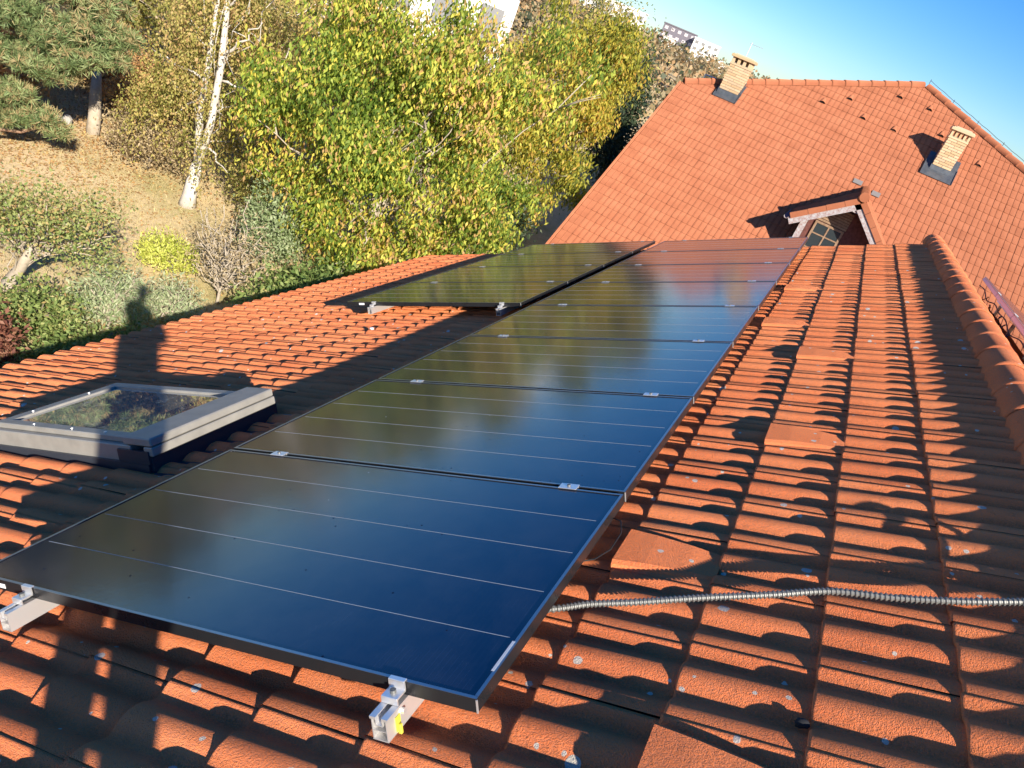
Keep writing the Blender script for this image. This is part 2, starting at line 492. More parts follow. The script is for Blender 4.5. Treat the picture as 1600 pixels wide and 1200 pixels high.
def tile_geo(rows, ys, lift=0.0175):
    V = []; F = []; D = []
    n = len(ys)
    for x, dz in rows:
        for y in ys:
            z = prof(y) + lift * (1 - x / GAUGE) + dz
            if y > 0.252: z += 0.0002
            yy = y
            V.append((x, yy, z))
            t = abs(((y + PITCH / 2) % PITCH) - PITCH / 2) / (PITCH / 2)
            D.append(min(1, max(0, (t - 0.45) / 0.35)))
    for i in range(len(rows) - 1):
        for j in range(n - 1):
            F.append((i*n + j, (i+1)*n + j, (i+1)*n + j + 1, i*n + j + 1))
    # side lip facing +y
    k = len(V)
    e0 = [i*n + n - 1 for i in range(1, len(rows))]
    for i in e0:
        V.append((V[i][0], V[i][1] + 0.0004, V[i][2] - 0.006)); D.append(0.4)
    for q in range(len(e0) - 1):
        F.append((e0[q], e0[q+1], k + q + 1, k + q))
    # tile shared orientation: make normals face up
    return V, [tuple(reversed(f)) for f in F], D


YS = [-0.022 + 0.2985 * i / 24 for i in range(25)]
YS = sorted(YS + [0.2515, 0.2525])
ROWS = [(0.004, -0.019), (0.0, -0.015), (-0.002, -0.006), (0.001, -0.0015), (0.007, 0.0), (0.30, 0.0), (0.395, 0.0)]
V, F, D = tile_geo(ROWS, YS)


def tile_mesh(name, V, F, D, mt, per=0):
    d = me(name, V, F, mt, True)
    if per:
        rr = np.random.default_rng(len(V)); rv = np.repeat(rr.random(len(V) // per + 1), per)[:len(V)]
        b = d.attributes.new('r', 'FLOAT', 'POINT'); b.data.foreach_set('value', rv.astype(np.float32))
    a = d.attributes.new('d', 'FLOAT', 'POINT')
    a.data.foreach_set('value', D)
    return d


TILE = tile_mesh('roof_tile', V, F, D, T_NEAR)
# hooded vent tile
def hood_geo():
    V, F, D = tile_geo(ROWS, YS)
    k = len(V)
    prs = []
    ym, yM = 0.0, 0.225
    top = []
    for x, h in ((0.0, 0.061), (0.10, 0.056), (0.22, 0.044), (0.318, 0.028)):
        nar = x * 0.12
        for y in (ym - 0.028 + nar, ym - 0.018 + nar, ym - 0.002 + nar, (ym + yM) / 2, yM - 0.012 - nar, yM + 0.002 - nar, yM + 0.008 - nar):
            e = 0 if y in (ym - 0.028 + nar, yM + 0.008 - nar) else 1
            z = h if e else 0.012
            if e and (y == ym - 0.018 + nar or y == yM + 0.002 - nar): z = h - 0.008
            V.append((x, y, z)); D.append(0)
    for i in range(3):
        for j in range(6):
            F.append((k + i*7 + j, k + (i+1)*7 + j, k + (i+1)*7 + j + 1, k + i*7 + j + 1)[::-1])
    # butt face of the hood
    q = len(V)
    for j in range(7):
        v = V[k + j]; V.append((v[0] + 0.002, v[1], v[2] - 0.016 if 0 < j < 6 else v[2] - 0.004)); D.append(0)
    for j in range(6): F.append((k + j, q + j, q + j + 1, k + j + 1))
    return V, F, D
hV, hF, hD = hood_geo()
HOOD = tile_mesh('hooded_tile', hV, hF, hD, T_NEAR)
HOOD.polygons.foreach_set('use_smooth', [i < len(F) for i in range(len(hF))])

house = empty('tiled_house', (0, 3, -5.2))
tag(house, 'house under the red concrete tile roof that carries the solar panels', 'house')
K_LO, K_HI = -18, 3
Y0_COL = -3.03
NCOL = 42
Y_PHASE = 0.0
hoods = {(0, 13): 1, (1, 17): 1, (1, 10): 1, (1, 22): 1, (0, 25): 1, (0, 30): 1}
SKY_U = (-3.56, -2.36); SKY_Y = (1.04, 2.0)
slots = []
for k in range(K_LO, K_HI + 1):
    for c in range(NCOL):
        u = 0.035 + GAUGE * k; y = Y0_COL + 0.3 * c + Y_PHASE
        if u > -3.50 and u + 0.40 < -2.42 and y - 0.03 > SKY_Y[0] and y + 0.27 < SKY_Y[1] + 0.02: continue
        if y > Y_END - 0.25: continue
        slots.append((k, c, u, y))
camr = RF.inverted() @ CAM
def seen(u, y):
    p = rp(u + 0.15, y + 0.12, BASE_N) - CAM
    z = p.dot(cf)
    if z < 0.1: return 99
    X, Y = 800 + 1194 * p.dot(cr) / z, 600 - 1194 * p.dot(cu) / z
    if not (-60 < X < 1660 and -60 < Y < 1290): return 60 + z
    hid = (-1.72 < u < -0.35 and 0.1 < y < 8.6) or (-3.7 < u < -2.1 and 4.8 < y < 8.6)
    return z + (20 if hid else 0)
slots.sort(key=lambda s: seen(s[2], s[3]))
jit = random.Random(3)
fV = []; fF = []; fD = []
for i, (k, c, u, y) in enumerate(slots):
    T = RT(u + jit.uniform(-0.004, 0.004), y + jit.uniform(-0.001, 0.001), BASE_N + jit.uniform(-0.0004, 0.0004)) @ Matrix.Rotation(jit.uniform(-0.004, 0.004), 4, 'Z') @ Matrix.Rotation(jit.uniform(-0.0015, 0.0015), 4, 'X') @ Matrix.Rotation(jit.uniform(-0.010, 0.006), 4, 'Y')
    hd = (k, c) in hoods
    if i < 300 or hd:
        o = ob('roof_tile', HOOD if hd else TILE, house, T)
        if hd: o['label'] = 'raised hooded ventilation tile'
    else:
        kk = len(fV)
        fV += [tuple(T @ Vector(v)) for v in V]; fF += [tuple(j + kk for j in f) for f in F]; fD += D
fld = ob('roof_tile_field', tile_mesh('roof_tile_field', fV, fF, fD, T_NEAR, len(V)), house)
fld['kind'] = 'stuff'
# tiles on the far side of the ridge
RB = Matrix.Translation(Vector((2 * (RF @ Vector((U_RIDGE, 0, BASE_N))).x, 0, 0))) @ Matrix.Diagonal((-1, 1, 1, 1)) @ RF
fV = []; fF = []; fD = []
VV = V[:]
for k in range(-13, K_HI + 1):
    for c in range(8, NCOL):
        u = 0.035 + GAUGE * k; y = Y0_COL + 0.3 * c
        if y > Y_END - 0.25: continue
        T = RB @ Matrix.Translation((u, y, BASE_N)); kk = len(fV)
        fV += [tuple(T @ Vector(v)) for v in VV]; fF += [tuple(reversed([j + kk for j in f])) for f in F]; fD += D
o = ob('back_slope_tile_field', tile_mesh('back_slope_tile_field', fV, fF, fD, T_NEAR, len(V)), house); o['kind'] = 'stuff'
# sarking, walls
apex = rp(U_RIDGE + 0.01, 0, BASE_N - 0.03)
ev = rp(-5.50, 0, BASE_N - 0.03)
evb = Vector((2 * apex.x - ev.x, 0, ev.z))
mb = MB()
mb.prism([(ev.x, ev.z), (apex.x, apex.z), (evb.x, evb.z), (evb.x, evb.z - 0.05), (apex.x, apex.z - 0.06), (ev.x, ev.z - 0.05)], Y0_COL, Y_END - 0.02)
mb.build('roof_deck', DARK, house)
mb = MB()
wx0, wx1 = ev.x + 0.45, evb.x - 0.45
mb.prism([(wx0, -5.6), (wx0, ev.z + 0.12), (apex.x, apex.z - 0.14), (wx1, ev.z + 0.12), (wx1, -5.6)], Y0_COL + 0.25, Y_END - 0.30)
mb.build('wall', PLAST, house)
# gutter along the eaves
mb = MB()
pl = [(0.062 * math.cos(a), 0.062 * math.sin(a)) for a in np.linspace(PI, 2 * PI, 9)] + [(0.056 * math.cos(a), 0.056 * math.sin(a)) for a in np.linspace(2 * PI, PI, 9)]
T = Matrix.Translation(rp(-5.69, 0, BASE_N - 0.055))
mb.prism([(x, z) for x, z in pl], Y0_COL, Y_END - 0.1, T=T)
mb.build('gutter', LEAD, house, smooth=False)
mb = MB(); mb.box(-0.01, 0.015, Y0_COL, Y_END - 0.05, -0.19, 0.02, T=Matrix.Translation(rp(-5.56, 0, BASE_N - 0.05)))
mb.build('fascia', WOODD, house)

# ridge tiles: tapered half rounds with a collar
def cap_mesh(L, r0, r1, name, mt, coll=0.0015, n=18, spread=1.22, thick=0.005):
    V = []; F = []
    rows = [(0.0, r0 + coll - thick), (0.0, r0 + coll), (0.045, r0 + coll + 0.002), (0.055, r0 + 0.001), (L, r1), ]
    for y, r in rows:
        for j in range(n + 1):
            a = -PI/2 * spread + PI * spread * j / n
            V.append((r * math.sin(a), y, r * math.cos(a)))
    m_ = n + 1
    for i in range(len(rows) - 1):
        for j in range(n):
            F.append((i*m_ + j, i*m_ + j + 1, (i+1)*m_ + j + 1, (i+1)*m_ + j))
    d = me(name, V, F, mt, True)
    a = d.attributes.new('d', 'FLOAT', 'POINT'); a.data.foreach_set('value', [0.0] * len(V))
    return d
CAPM = cap_mesh(0.40, 0.120, 0.1175, 'ridge_tile', T_CAP)
ridge_pt = rp(U_RIDGE, 0, BASE_N)
RIDGE_Z = ridge_pt.z - 0.040
yy = Y_END - 0.05
i = 0
y = 0.0
yv = -2.95
while yv < Y_END - 0.02:
    L = min(0.375, Y_END - yv)
    T = Matrix.Translation((ridge_pt.x + jit.uniform(-0.003, 0.003), yv, RIDGE_Z + jit.uniform(-0.003, 0.004))) @ Matrix.Rotation(jit.uniform(-0.01, 0.01), 4, 'Z') @ Matrix.Rotation(R(-0.1), 4, 'X')
    ob('ridge_tile', CAPM, house, T)
    yv += 0.375
# bedding debris under the ridge tiles
mb = MB()
for q in range(260):
    yq = jit.uniform(-0.5, 9.3); sgn = -1
    pnt = Vector((ridge_pt.x - 0.118 + jit.uniform(-0.02, 0.015), yq, RIDGE_Z - 0.055 + jit.uniform(-0.02, 0.012)))
    s_ = jit.uniform(0.006, 0.016)
    T = Matrix.Translation(pnt) @ Matrix.Rotation(jit.uniform(0, 6), 4, Vector((jit.random(), jit.random(), jit.random())).normalized())
    mb.box(-s_, s_, -s_, s_, -s_ * 0.5, s_ * 0.5, T=T)
o = mb.build('ridge_bedding_debris', plaster('crumbled_mortar', (0.10, 0.075, 0.06), (0.22, 0.19, 0.16)), house); o['kind'] = 'stuff'

# ------------------------------------------------------------------ roof window (part of the house)
rw = empty('roof_window', None, house, RT(-3.55, 1.12, 0))
T0 = RT(0, 0, 0)
u0, u1, y0, y1 = -3.53, -2.42, 1.13, 1.90
mb = MB()   # outer frame, four members
mb.box(u0, u1 - 0.02, y0 - 0.03, y0 + 0.045, -0.165, -0.035, bev=0.004)
mb.box(u0, u1, y1 - 0.045, y1 + 0.03, -0.15, -0.035, bev=0.004)
mb.box(u0 - 0.01, u0 + 0.05, y0 - 0.03, y1 + 0.03, -0.16, -0.04, bev=0.004)
mb.build('frame', WINF, rw, T0)
mb = MB()   # sash
mb.box(u0 + 0.005, u1, y0, y0 + 0.062, -0.034, -0.004, bev=0.004)
mb.box(u0 + 0.005, u1, y1 - 0.062, y1, -0.034, -0.004, bev=0.004)
mb.box(u0 + 0.005, u0 + 0.075, y0 + 0.062, y1 - 0.062, -0.034, -0.006, bev=0.003)
mb.box(u1 - 0.08, u1, y0 + 0.062, y1 - 0.062, -0.034, -0.006, bev=0.003)
mb.build('sash', WINF, rw, T0)
mb = MB()   # top hood
mb.box(u1 - 0.06, u1 + 0.13, y0 - 0.035, y1 + 0.035, -0.028, 0.014, bev=0.006)
mb.box(u1 + 0.075, u1 + 0.135, y0 - 0.036, y1 + 0.036, -0.075, -0.031, bev=0.004)
mb.build('hood', WINF, rw, T0)
mb = MB()   # side and top flashing
mb.box(u0 - 0.02, u1 + 0.10, y0 - 0.045, y0 - 0.032, -0.175, -0.115); mb.box(u1 - 0.10, u1 + 0.11, y0 - 0.044, y0 - 0.031, -0.114, -0.050)
mb.box(u0 - 0.02, u1 + 0.10, y1 + 0.032, y1 + 0.075, -0.175, -0.06)
mb.box(u1 + 0.01, u1 + 0.12, y0 - 0.031, y1 + 0.031, -0.19, -0.078)
mb.box(u1 + 0.12, u1 + 0.30, y0 - 0.10, y1 + 0.10, -0.170, -0.160)
mb.box(u0 - 0.20, u0 - 0.01, y0 - 0.10, y1 + 0.10, -0.168, -0.148)
mb.build('flashing', WIND, rw, T0)
GLS, nt_, p_ = mat('window_glass', (0.02, 0.03, 0.03), 0.015, 0, 0.8)
p_.inputs['Coat Weight'].default_value = 1.0; p_.inputs['Coat Roughness'].default_value = 0.01
P_ = pos(nt_)
dc = ramp(nt_, noise(nt_, P_, 14, 7, 0.75), [(0.52, (0, 0, 0)), (0.74, (1, 1, 1))])
dc2 = ramp(nt_, noise(nt_, P_, 3.5, 4, 0.6), [(0.35, (0.12,) * 3), (0.65, (1,) * 3)])
nt_.links.new(mix(nt_, math_(nt_, 'MULTIPLY', dc, dc2), (0.24, 0.25, 0.225), (0.62, 0.62, 0.57)), p_.inputs['Base Color'])
nt_.links.new(math_(nt_, 'ADD', math_(nt_, 'MULTIPLY', math_(nt_, 'MULTIPLY', dc, dc2), 0.35), 0.02), p_.inputs['Roughness'])
bump(nt_, p_, noise(nt_, P_, 6, 2), 0.05, 0.003)
mb = MB(); mb.box(u0 + 0.074, u1 - 0.06, y0 + 0.062, y1 - 0.062, -0.026, -0.018)
mb.build('glass', GLS, rw, T0)
mb = MB()
for uu, yv in ((u0 + 0.04, y0 + 0.2), (u0 + 0.04, y0 + 0.55), (u0 + 0.3, y0 + 0.03), (u0 + 0.6, y0 + 0.03), (u0 + 0.85, y0 + 0.03)):
    mb.tube([rp(uu, yv, -0.006), rp(uu, yv, -0.001)], 0.008, 8)
mb.build('screw', ALU, rw)

# ------------------------------------------------------------------ solar panels
PL, PW, PITW = 1.806, 1.114, 1.134
TF = 0.035


def panel_meshes():
    fr = MB(); b = 0.011
    for x0, x1, ya, yb in ((-PL, 0, 0, b), (-PL, 0, PW - b, PW), (-PL, -PL + b, b, PW - b), (-b, 0, b, PW - b)):
        fr.box(x0, x1, ya, yb, -TF, 0, 0)
    lip = MB()
    e = 0.010
    for x0, x1, ya, yb in ((-PL, 0, 0, e), (-PL, 0, PW - e, PW), (-PL, -PL + e, e, PW - e), (-e, 0, e, PW - e)):
        lip.box(x0 + 0.0006, x1 - 0.0006, ya + 0.0006, yb - 0.0006, 0.0001, 0.0012, 0)
    gl = MB(); gl.box(-PL + b, -b, b, PW - b, -0.008, -0.0018)
    rb = MB()
    for f in (0.9, 0.68, 0.455, 0.235):
        rb.box(-PL + 0.03, -0.028, f - 0.0009, f + 0.0009, -0.0017, -0.0012)
    bk = MB(); bk.box(-PL + b, -b, b, PW - b, -0.016, -0.010)
    return [('frame', fr.mesh('panel_frame', BLACKF)), ('frame_edge', lip.mesh('frame_edge', EDGE)), ('glass', gl.mesh('panel_glass', SOLAR)),
            ('ribbon', rb.mesh('ribbon', SILV)), ('backsheet', bk.mesh('backsheet', RUB))]


PM = panel_meshes()
mbc = MB(); mbc.box(-0.0022, 0.0014, -0.0014, 0.0022, -TF - 0.0004, -0.001)
CORN = mbc.mesh('corner_key', ALU)


def panel(u, y, label, group, n=0.0, frame=RF):
    T = frame @ Matrix.Translation((u, y, n))
    root = empty('solar_module', None, mw=T)
    tag(root, label, 'solar panel', group)
    for nm, d in PM: ob(nm, d, root, T)
    ob('corner_key', CORN, root, T)
    return root


NUM = ['nearest', 'second', 'third', 'fourth', 'fifth', 'sixth', 'seventh', 'farthest']
EX = ['deep blue', 'mostly blue', 'half blue half brown',
      'yellowish at its left', 'level with the left column front', 'blue at its right end', 'reddish', 'against the dormer house']
for i in range(8):
    panel(0, i * PITW, '%s of eight panels in the long right column, %s' % (NUM[i], EX[i]), 'panels of the long right-hand column')
VOFF = 0.0636
UL = -PL - 0.1363
for i in range(4):
    panel(UL, 4 * PITW + VOFF + i * PITW * 0.995, '%s of four panels in the short left column' % ['nearest', 'second', 'third', 'farthest'][i], 'panels of the short left-hand column')
# small white stickers on front frames are parts of their panels
for root in [o for o in COL.objects if o.name in ('solar_module', 'solar_module.008')]:
    mb = MB()
    if root.name == 'solar_module': mb.box(-PL + 0.06, -PL + 0.155, -0.0012, -0.0002, -0.027, -0.012); mb.box(-0.0136, -0.006, 0.10, 0.22, 0.0013, 0.0016)
    else: mb.box(-PL + 0.14, -PL + 0.20, -0.0012, -0.0002, -0.028, -0.010)
    mb.build('sticker', WHITE, root, WM[root.name])

# mounting rails with clamps
def rail_profile():
    return [(-0.020, -0.060), (0.020, -0.060), (0.020, -0.054), (0.015, -0.048), (0.015, -0.012), (0.024, -0.006), (0.024, 0.0), (0.008, 0.0), (0.008, -0.012), (-0.008, -0.012),
            (-0.008, 0.0), (-0.024, 0.0), (-0.024, -0.006), (-0.015, -0.012), (-0.015, -0.048), (-0.020, -0.054)]


def rail(u, ya, yb, gaps, label, tagged=False):
    T = RT(u, ya, -TF - 0.001)
    root = empty('mounting_rail', None, mw=T)
    tag(root, label, 'mounting rail', 'aluminium rails under the solar panels')
    mb = MB()
    LL_ = yb - ya
    for q in ((-0.020, -0.0175, -0.058, -0.007), (0.0175, 0.020, -0.058, -0.007), (-0.021, 0.021, -0.061, -0.0582), (-0.0173, 0.0173, -0.036, -0.0335), (-0.024, -0.0075, -0.0068, -0.0040), (0.0075, 0.024, -0.0068, -0.0040),
              (-0.024, -0.0075, -0.0039, 0.0), (0.0075, 0.024, -0.0039, 0.0), (-0.0100, -0.0075, -0.020, -0.0069), (0.0075, 0.0100, -0.020, -0.0069), (-0.0099, 0.0099, -0.0225, -0.0201)):
        mb.box(q[0], q[1], 0, LL_, q[2], q[3])
    mb.build('rail_profile', ALUD, root, T)
    for yg, end in gaps:
        Tg = RT(u, yg, -TF)
        mb = MB()
        if end:
            s = -1 if end < 0 else 1
            # stepped end clamp: foot, upright, top tongue over the frame, bolt
            mb.box(-0.022, 0.022, min(s*0.002, s*0.040), max(s*0.002, s*0.040), 0.012, 0.018, bev=0.001)
            mb.box(-0.022, 0.022, min(s*0.036, s*0.040), max(s*0.036, s*0.040), 0.0, 0.013)
            mb.box(-0.022, 0.022, min(s*0.0015, s*0.0055), max(s*0.0015, s*0.0055), 0.0175, TF + 0.001)
            mb.box(-0.022, 0.022, min(-s*0.008, s*0.006), max(-s*0.008, s*0.006), TF + 0.0016, TF + 0.005, bev=0.001)
            o = mb.build('end_clamp', ALU, root, Tg)
            mb = MB(); mb.tube([Tg @ Vector((0, s*0.021, 0.018)), Tg @ Vector((0, s*0.021, 0.026))], 0.0075, 12); mb.tube([Tg @ Vector((0, s*0.021, 0.0265)), Tg @ Vector((0, s*0.021, 0.0268))], 0.004, 6)
            mb.build('bolt', STEEL, o)
        else:
            mb.box(-0.034, 0.034, -0.021, 0.021, TF + 0.0016, TF + 0.0045, bev=0.001)
            mb.box(-0.034, 0.034, -0.0095, -0.0065, 0.01, TF + 0.002); mb.box(-0.034, 0.034, 0.0065, 0.0095, 0.01, TF + 0.002)
            o = mb.build('mid_clamp', ALU, root, Tg)
            mb = MB(); mb.tube([Tg @ Vector((0, 0, TF + 0.004)), Tg @ Vector((0, 0, TF + 0.010))], 0.0065, 10)
            mb.build('bolt', STEEL, o)
    yv = ya + 0.38
    while yv < yb - 0.2:
        mb = MB()
        mb.box(-0.045, -0.0245, -0.016, 0.016, -0.062, 0.004); mb.box(-0.16, -0.045, -0.016, 0.016, -0.068, -0.062); mb.box(-0.16, -0.153, -0.016, 0.016, -0.095, -0.062)
        mb.build('roof_hook', STEEL, root, RT(u, yv, -TF - 0.002))
        yv += 1.2
    if tagged:
        mb = MB(); mb.box(0.0205, 0.0225, 0.032, 0.052, -0.058, -0.020, bev=0.0008); mb.box(0.0205, 0.030, 0.038, 0.046, -0.066, -0.040, bev=0.001)
        mb.build('yellow_tag', YEL, root, T)
        mb = MB(); mb.tube([T @ Vector((0.016, 0.062, -0.022)), T @ Vector((0.030, 0.062, -0.020))], 0.0075, 10); mb.build('earthing_bolt', ALU, root)
    return root


gr = [(-0.001, -1)] + [(PITW * i - 0.010, 0) for i in range(1, 8)] + [(8 * PITW - 0.019, 1)]
rail(-0.205, -0.088, 8 * PITW + 0.03, gr, 'right rail under the long panel column, yellow tag at its cut front end', True)
rail(-1.535, -0.088, 8 * PITW + 0.03, gr, 'left rail of the long panel column, its cut end at the left picture edge')
g0 = 4 * PITW + VOFF
gl_ = [(g0 - 0.001, -1)] + [(g0 + PITW * 0.995 * i - 0.013, 0) for i in range(1, 4)] + [(g0 + 4 * PITW * 0.995 - 0.019, 1)]
rail(-3.44, g0 - 0.08, g0 + 4.55, gl_, 'left rail of the short panel column beside the white sticker')
rail(-2.12, g0 - 0.08, g0 + 4.55, gl_, 'right rail of the short panel column above shaded tiles')

# panels on the far slope beyond the ridge (silver framed, only their upper edge shows)
sx_ = 2.02
LIL, _, _ = mat('silver_frame_sky_lit', (0.62, 0.58, 0.66), 0.45, 0.4)  # silver leaning lilac: sky light on the frame side mixed into its colour
SP = MB(); SP.box(0, 1.65, 0, 1.12, -0.045, -0.006, bev=0.002)
SPF = SP.mesh('far_frame', LIL)
SP = MB(); SP.box(-0.004, 1.654, -0.004, 1.124, -0.005, 0.004)
SPG = SP.mesh('far_glass', EDGE)
SP = MB(); SP.box(0.014, 1.64, 0.012, 1.108, 0.0042, 0.006)
SPC = SP.mesh('far_cells', SOLAR)
SP = MB(); SP.box(-0.012, 0.03, -0.03, 0.01, 0.0062, 0.011); SPK = SP.mesh('far_clamp', ALU)
for i in range(7):
    yv = 9.42 - 1.14 * (i + 1)
    T = Matrix.Translation((sx_, yv, 0.395)) @ Matrix.Rotation(R(20), 4, 'Y')
    root = empty('solar_module', None, mw=T)
    tag(root, 'silver-framed panel seen edge-on beyond the ridge, %s from the far end of its row' % ['first', 'second', 'third', 'fourth', 'fifth', 'sixth', 'seventh'][i], 'solar panel', 'panels on the far slope beyond the ridge')
    ob('frame', SPF, root, T); ob('frame_edge', SPG, root, T); ob('glass', SPC, root, T); ob('mid_clamp', SPK, root, T)
mb = MB()
for s_ in (0.35, 1.3):
    T = Matrix.Translation((sx_, 0, 0.395)) @ Matrix.Rotation(R(20), 4, 'Y')
    mb.box(s_ - 0.02, s_ + 0.02, 1.3, 9.5, -0.10, -0.047, T=T)
    for q in range(8):
        pa = T @ Vector((s_, 1.9 + q * 1.05, -0.10)); 
        zs = ridge_pt.z - (pa.x - ridge_pt.x) * 0.512 + 0.02
        mb.box(pa.x - 0.015, pa.x + 0.015, pa.y - 0.02, pa.y + 0.02, zs, pa.z)
tag(mb.build('mounting_rail', ALUD), 'pair of rails with feet under the panels beyond the ridge', 'mounting rail')
# loops of cable under them
mb = MB()
for q in range(6):
    yb_ = 8.3 - q * 0.35; P = []
    for a in np.linspace(0, 2 * PI * (1.3 if q % 2 else 0.6), 14):
        P.append((1.96 + 0.02 * math.sin(a * 2 + q), yb_ + 0.10 * math.sin(a) + 0.05 * a / 6, 0.26 + 0.055 * math.cos(a + q) - 0.02 * (q % 3)))
    mb.tube(P, 0.005, 6)
P = [(1.985, 9.2 - t * 7, 0.30 + 0.03 * math.sin(t * 40) * math.sin(t * 13)) for t in np.linspace(0, 1, 70)]
mb.tube(P, 0.006, 6)
tag(mb.build('solar_cable', RUB, smooth=True), 'black cable looping under the panels beyond the ridge', 'cable')

# ------------------------------------------------------------------ corrugated conduit
def conduit(P, r, pitch, name, mt, label):
    P = [Vector(p) for p in P]
    # resample Catmull-Rom
    Q = []
    for i in range(len(P) - 1):
        p0, p1, p2, p3 = P[max(i-1, 0)], P[i], P[i+1], P[min(i+2, len(P)-1)]
        n = max(4, int((p2 - p1).length / (pitch / 4)))
        for k in range(n):
            t = k / n
            Q.append(0.5 * ((2*p1) + (p2-p0)*t + (2*p0-5*p1+4*p2-p3)*t*t + (-p0+3*p1-3*p2+p3)*t*t*t))
    rr = [r * (1.0 if (i % 4) in (0, 1) else 0.72) for i in range(len(Q))]
    mb = MB(); mb.tube(Q, rr, 10)
    return tag(mb.build(name, mt, smooth=False), label, 'conduit')


def tz(u, y): # top of tiles near
    k = math.floor((u - 0.035) / GAUGE); x = u - 0.035 - k * GAUGE
    return BASE_N + prof(y - Y0_COL) + 0.0175 * (1 - x / GAUGE)
cp = []
for u, y in [(-0.6, 0.30), (-0.25, 0.45), (-0.05, 0.535), (0.05, 0.59), (0.18, 0.65), (0.35, 0.725), (0.52, 0.80), (0.68, 0.865), (0.84, 0.885), (1.0, 0.915), (1.16, 0.965), (1.27, 1.0)]:
    top = BASE_N + 0.033 + 0.0175
    sag = 0.0 if u < 0 else 0.006 * math.sin(u * 19)
    cp.append(rp(u, y, top + 0.013 + sag * 0.6))
cp.append(ridge_pt + Vector((-0.125, 1.02, 0.06))); cp.append(ridge_pt + Vector((0, 1.03, 0.145))); cp.append(ridge_pt + Vector((0.13, 1.05, 0.05))); cp.append(ridge_pt + Vector((0.4, 1.15, -0.12)))
conduit(cp, 0.0112, 0.0125, 'corrugated_conduit', STEEL, 'grey corrugated metal conduit running from under the nearest panel to the ridge')
# thin loose wire at the panel edge
mb = MB()
P = [rp(-0.03, 0.70, -0.045), rp(0.005, 0.78, -0.07), rp(0.030, 0.86, -0.075), rp(0.042, 0.94, -0.055), rp(0.028, 0.985, -0.035), rp(-0.005, 0.99, -0.03)]
mb.tube(P, 0.0024, 6)
tag(mb.build('loose_wire', RUB, smooth=True), 'thin wire looping out from under the side of the nearest panel', 'wire')

# dark moss clump and pale pebble on the tiles
def lump(name, c, r, mt, label, cat, seed, flat=0.6):
    bm = bmesh.new(); bmesh.ops.create_icosphere(bm, subdivisions=2, radius=1)
    rr = random.Random(seed)
    for v in bm.verts: v.co *= rr.uniform(0.72, 1.15)
    d = bpy.data.meshes.new(name); bm.to_mesh(d); bm.free(); d.materials.append(mt)
    d.polygons.foreach_set('use_smooth', [True] * len(d.polygons))
    T = RF.copy(); T.translation = c
    return tag(ob(name, d, None, T @ Matrix.Diagonal((r, r * 0.7, r * flat, 1))), label, cat)
lump('moss_clump', rp(0.645, 0.335, -0.145), 0.018, mat('dark_moss', (0.015, 0.016, 0.02), 0.9)[0], 'small black moss clump on a near tile at the lower right', 'moss', 1)
lump('pebble', rp(-3.08, 4.02, -0.118), 0.022, mat('pale_stone', (0.6, 0.62, 0.64), 0.7)[0], 'pale chip lying on sunlit tiles in front of the left panel column', 'pebble', 2)

# ------------------------------------------------------------------ main house with the big roof
PH = 0.6267843
n2 = Vector((0, -math.sin(PH), math.cos(PH))); s2 = Vector((0, math.cos(PH), math.sin(PH)))
O2 = Vector((0, 19.597, -1.3778))
MF = Matrix.Identity(4)
for i in range(3):
    MF[i][0] = (1, 0, 0)[i]; MF[i][1] = s2[i]; MF[i][2] = n2[i]; MF[i][3] = O2[i]
def mp_(x, s, n=0): return MF @ Vector((x, s, n))
big = empty('big_roof_house', (0, 24, -5.2))
tag(big, 'house with the big sunlit orange clay tile roof beyond the panels', 'house')
VL, AP = (-5.34, 3.56), (0.52, 7.60)
hd = Vector((3.9 - 0.52, 5.66 - 7.60)).normalized()
RE = (0.52 + hd.x * 11.2, 7.60 + hd.y * 11.2)
POLY = [(-5.42, -4.6), (RE[0], -4.6), RE, AP, VL]
dn = Vector((VL[0] - AP[0], VL[1] - AP[1])).normalized()


def inside(x, s, mgn=0.0):
    # below both hips and right of the verge
    nl = Vector((-dn.y, dn.x)); nl = nl if nl.y < 0 else -nl
    nr = Vector((-hd.y, hd.x)); nr = nr if nr.y < 0 else -nr
    p = Vector((x, s))
    return min((p - Vector(AP)).dot(nl), (p - Vector(AP)).dot(nr), x + 5.42 - 0.0, RE[0] - x) - mgn


CW, CG = 0.298, 0.3225
def clay_geo():
    V = []; F = []; D = []
    xs = []; zs = []; ds = []
    for c in (0, 1):
        b = c * CW / 2
        for dx, z, dd in ((0.0, 0.012, 0.2), (0.010, 0.013, 0.3), (0.017, 0.000, 1.0), (0.030, 0.002, 0.0), (0.075, 0.005, 0.0), (0.125, 0.002, 0.0), (0.142, 0.001, 1.0)):  # last value paints the rib shadow as a darker line beside each rib
            xs.append(b + dx); zs.append(z); ds.append(dd)
    xs.append(CW - 0.001); zs.append(0.011); ds.append(0.4)
    n = len(xs)
    rows = [(0.004, -0.016), (-0.001, -0.002), (0.005, 0.0), (0.345, 0.0)]
    for y, dz in rows:
        for j in range(n):
            cell = (xs[j] % (CW / 2)) / (CW / 2)
            arc = 0.014 * (1 - math.sin(PI * cell)) if y < 0.1 else 0
            V.append((xs[j], y + arc, zs[j] + 0.015 * (1 - y / CG) + dz)); D.append(ds[j] if y > 0 else 0.7)
    for i in range(len(rows) - 1):
        for j in range(n - 1):
            F.append((i*n + j, i*n + j + 1, (i+1)*n + j + 1, (i+1)*n + j))
    return V, F, D
cV, cF, cD = clay_geo()
CLAY = me('clay_tile', cV, cF, T_FAR, True)
a = CLAY.attributes.new('d', 'FLOAT', 'POINT'); a.data.foreach_set('value', cD)
full = []; cut = []
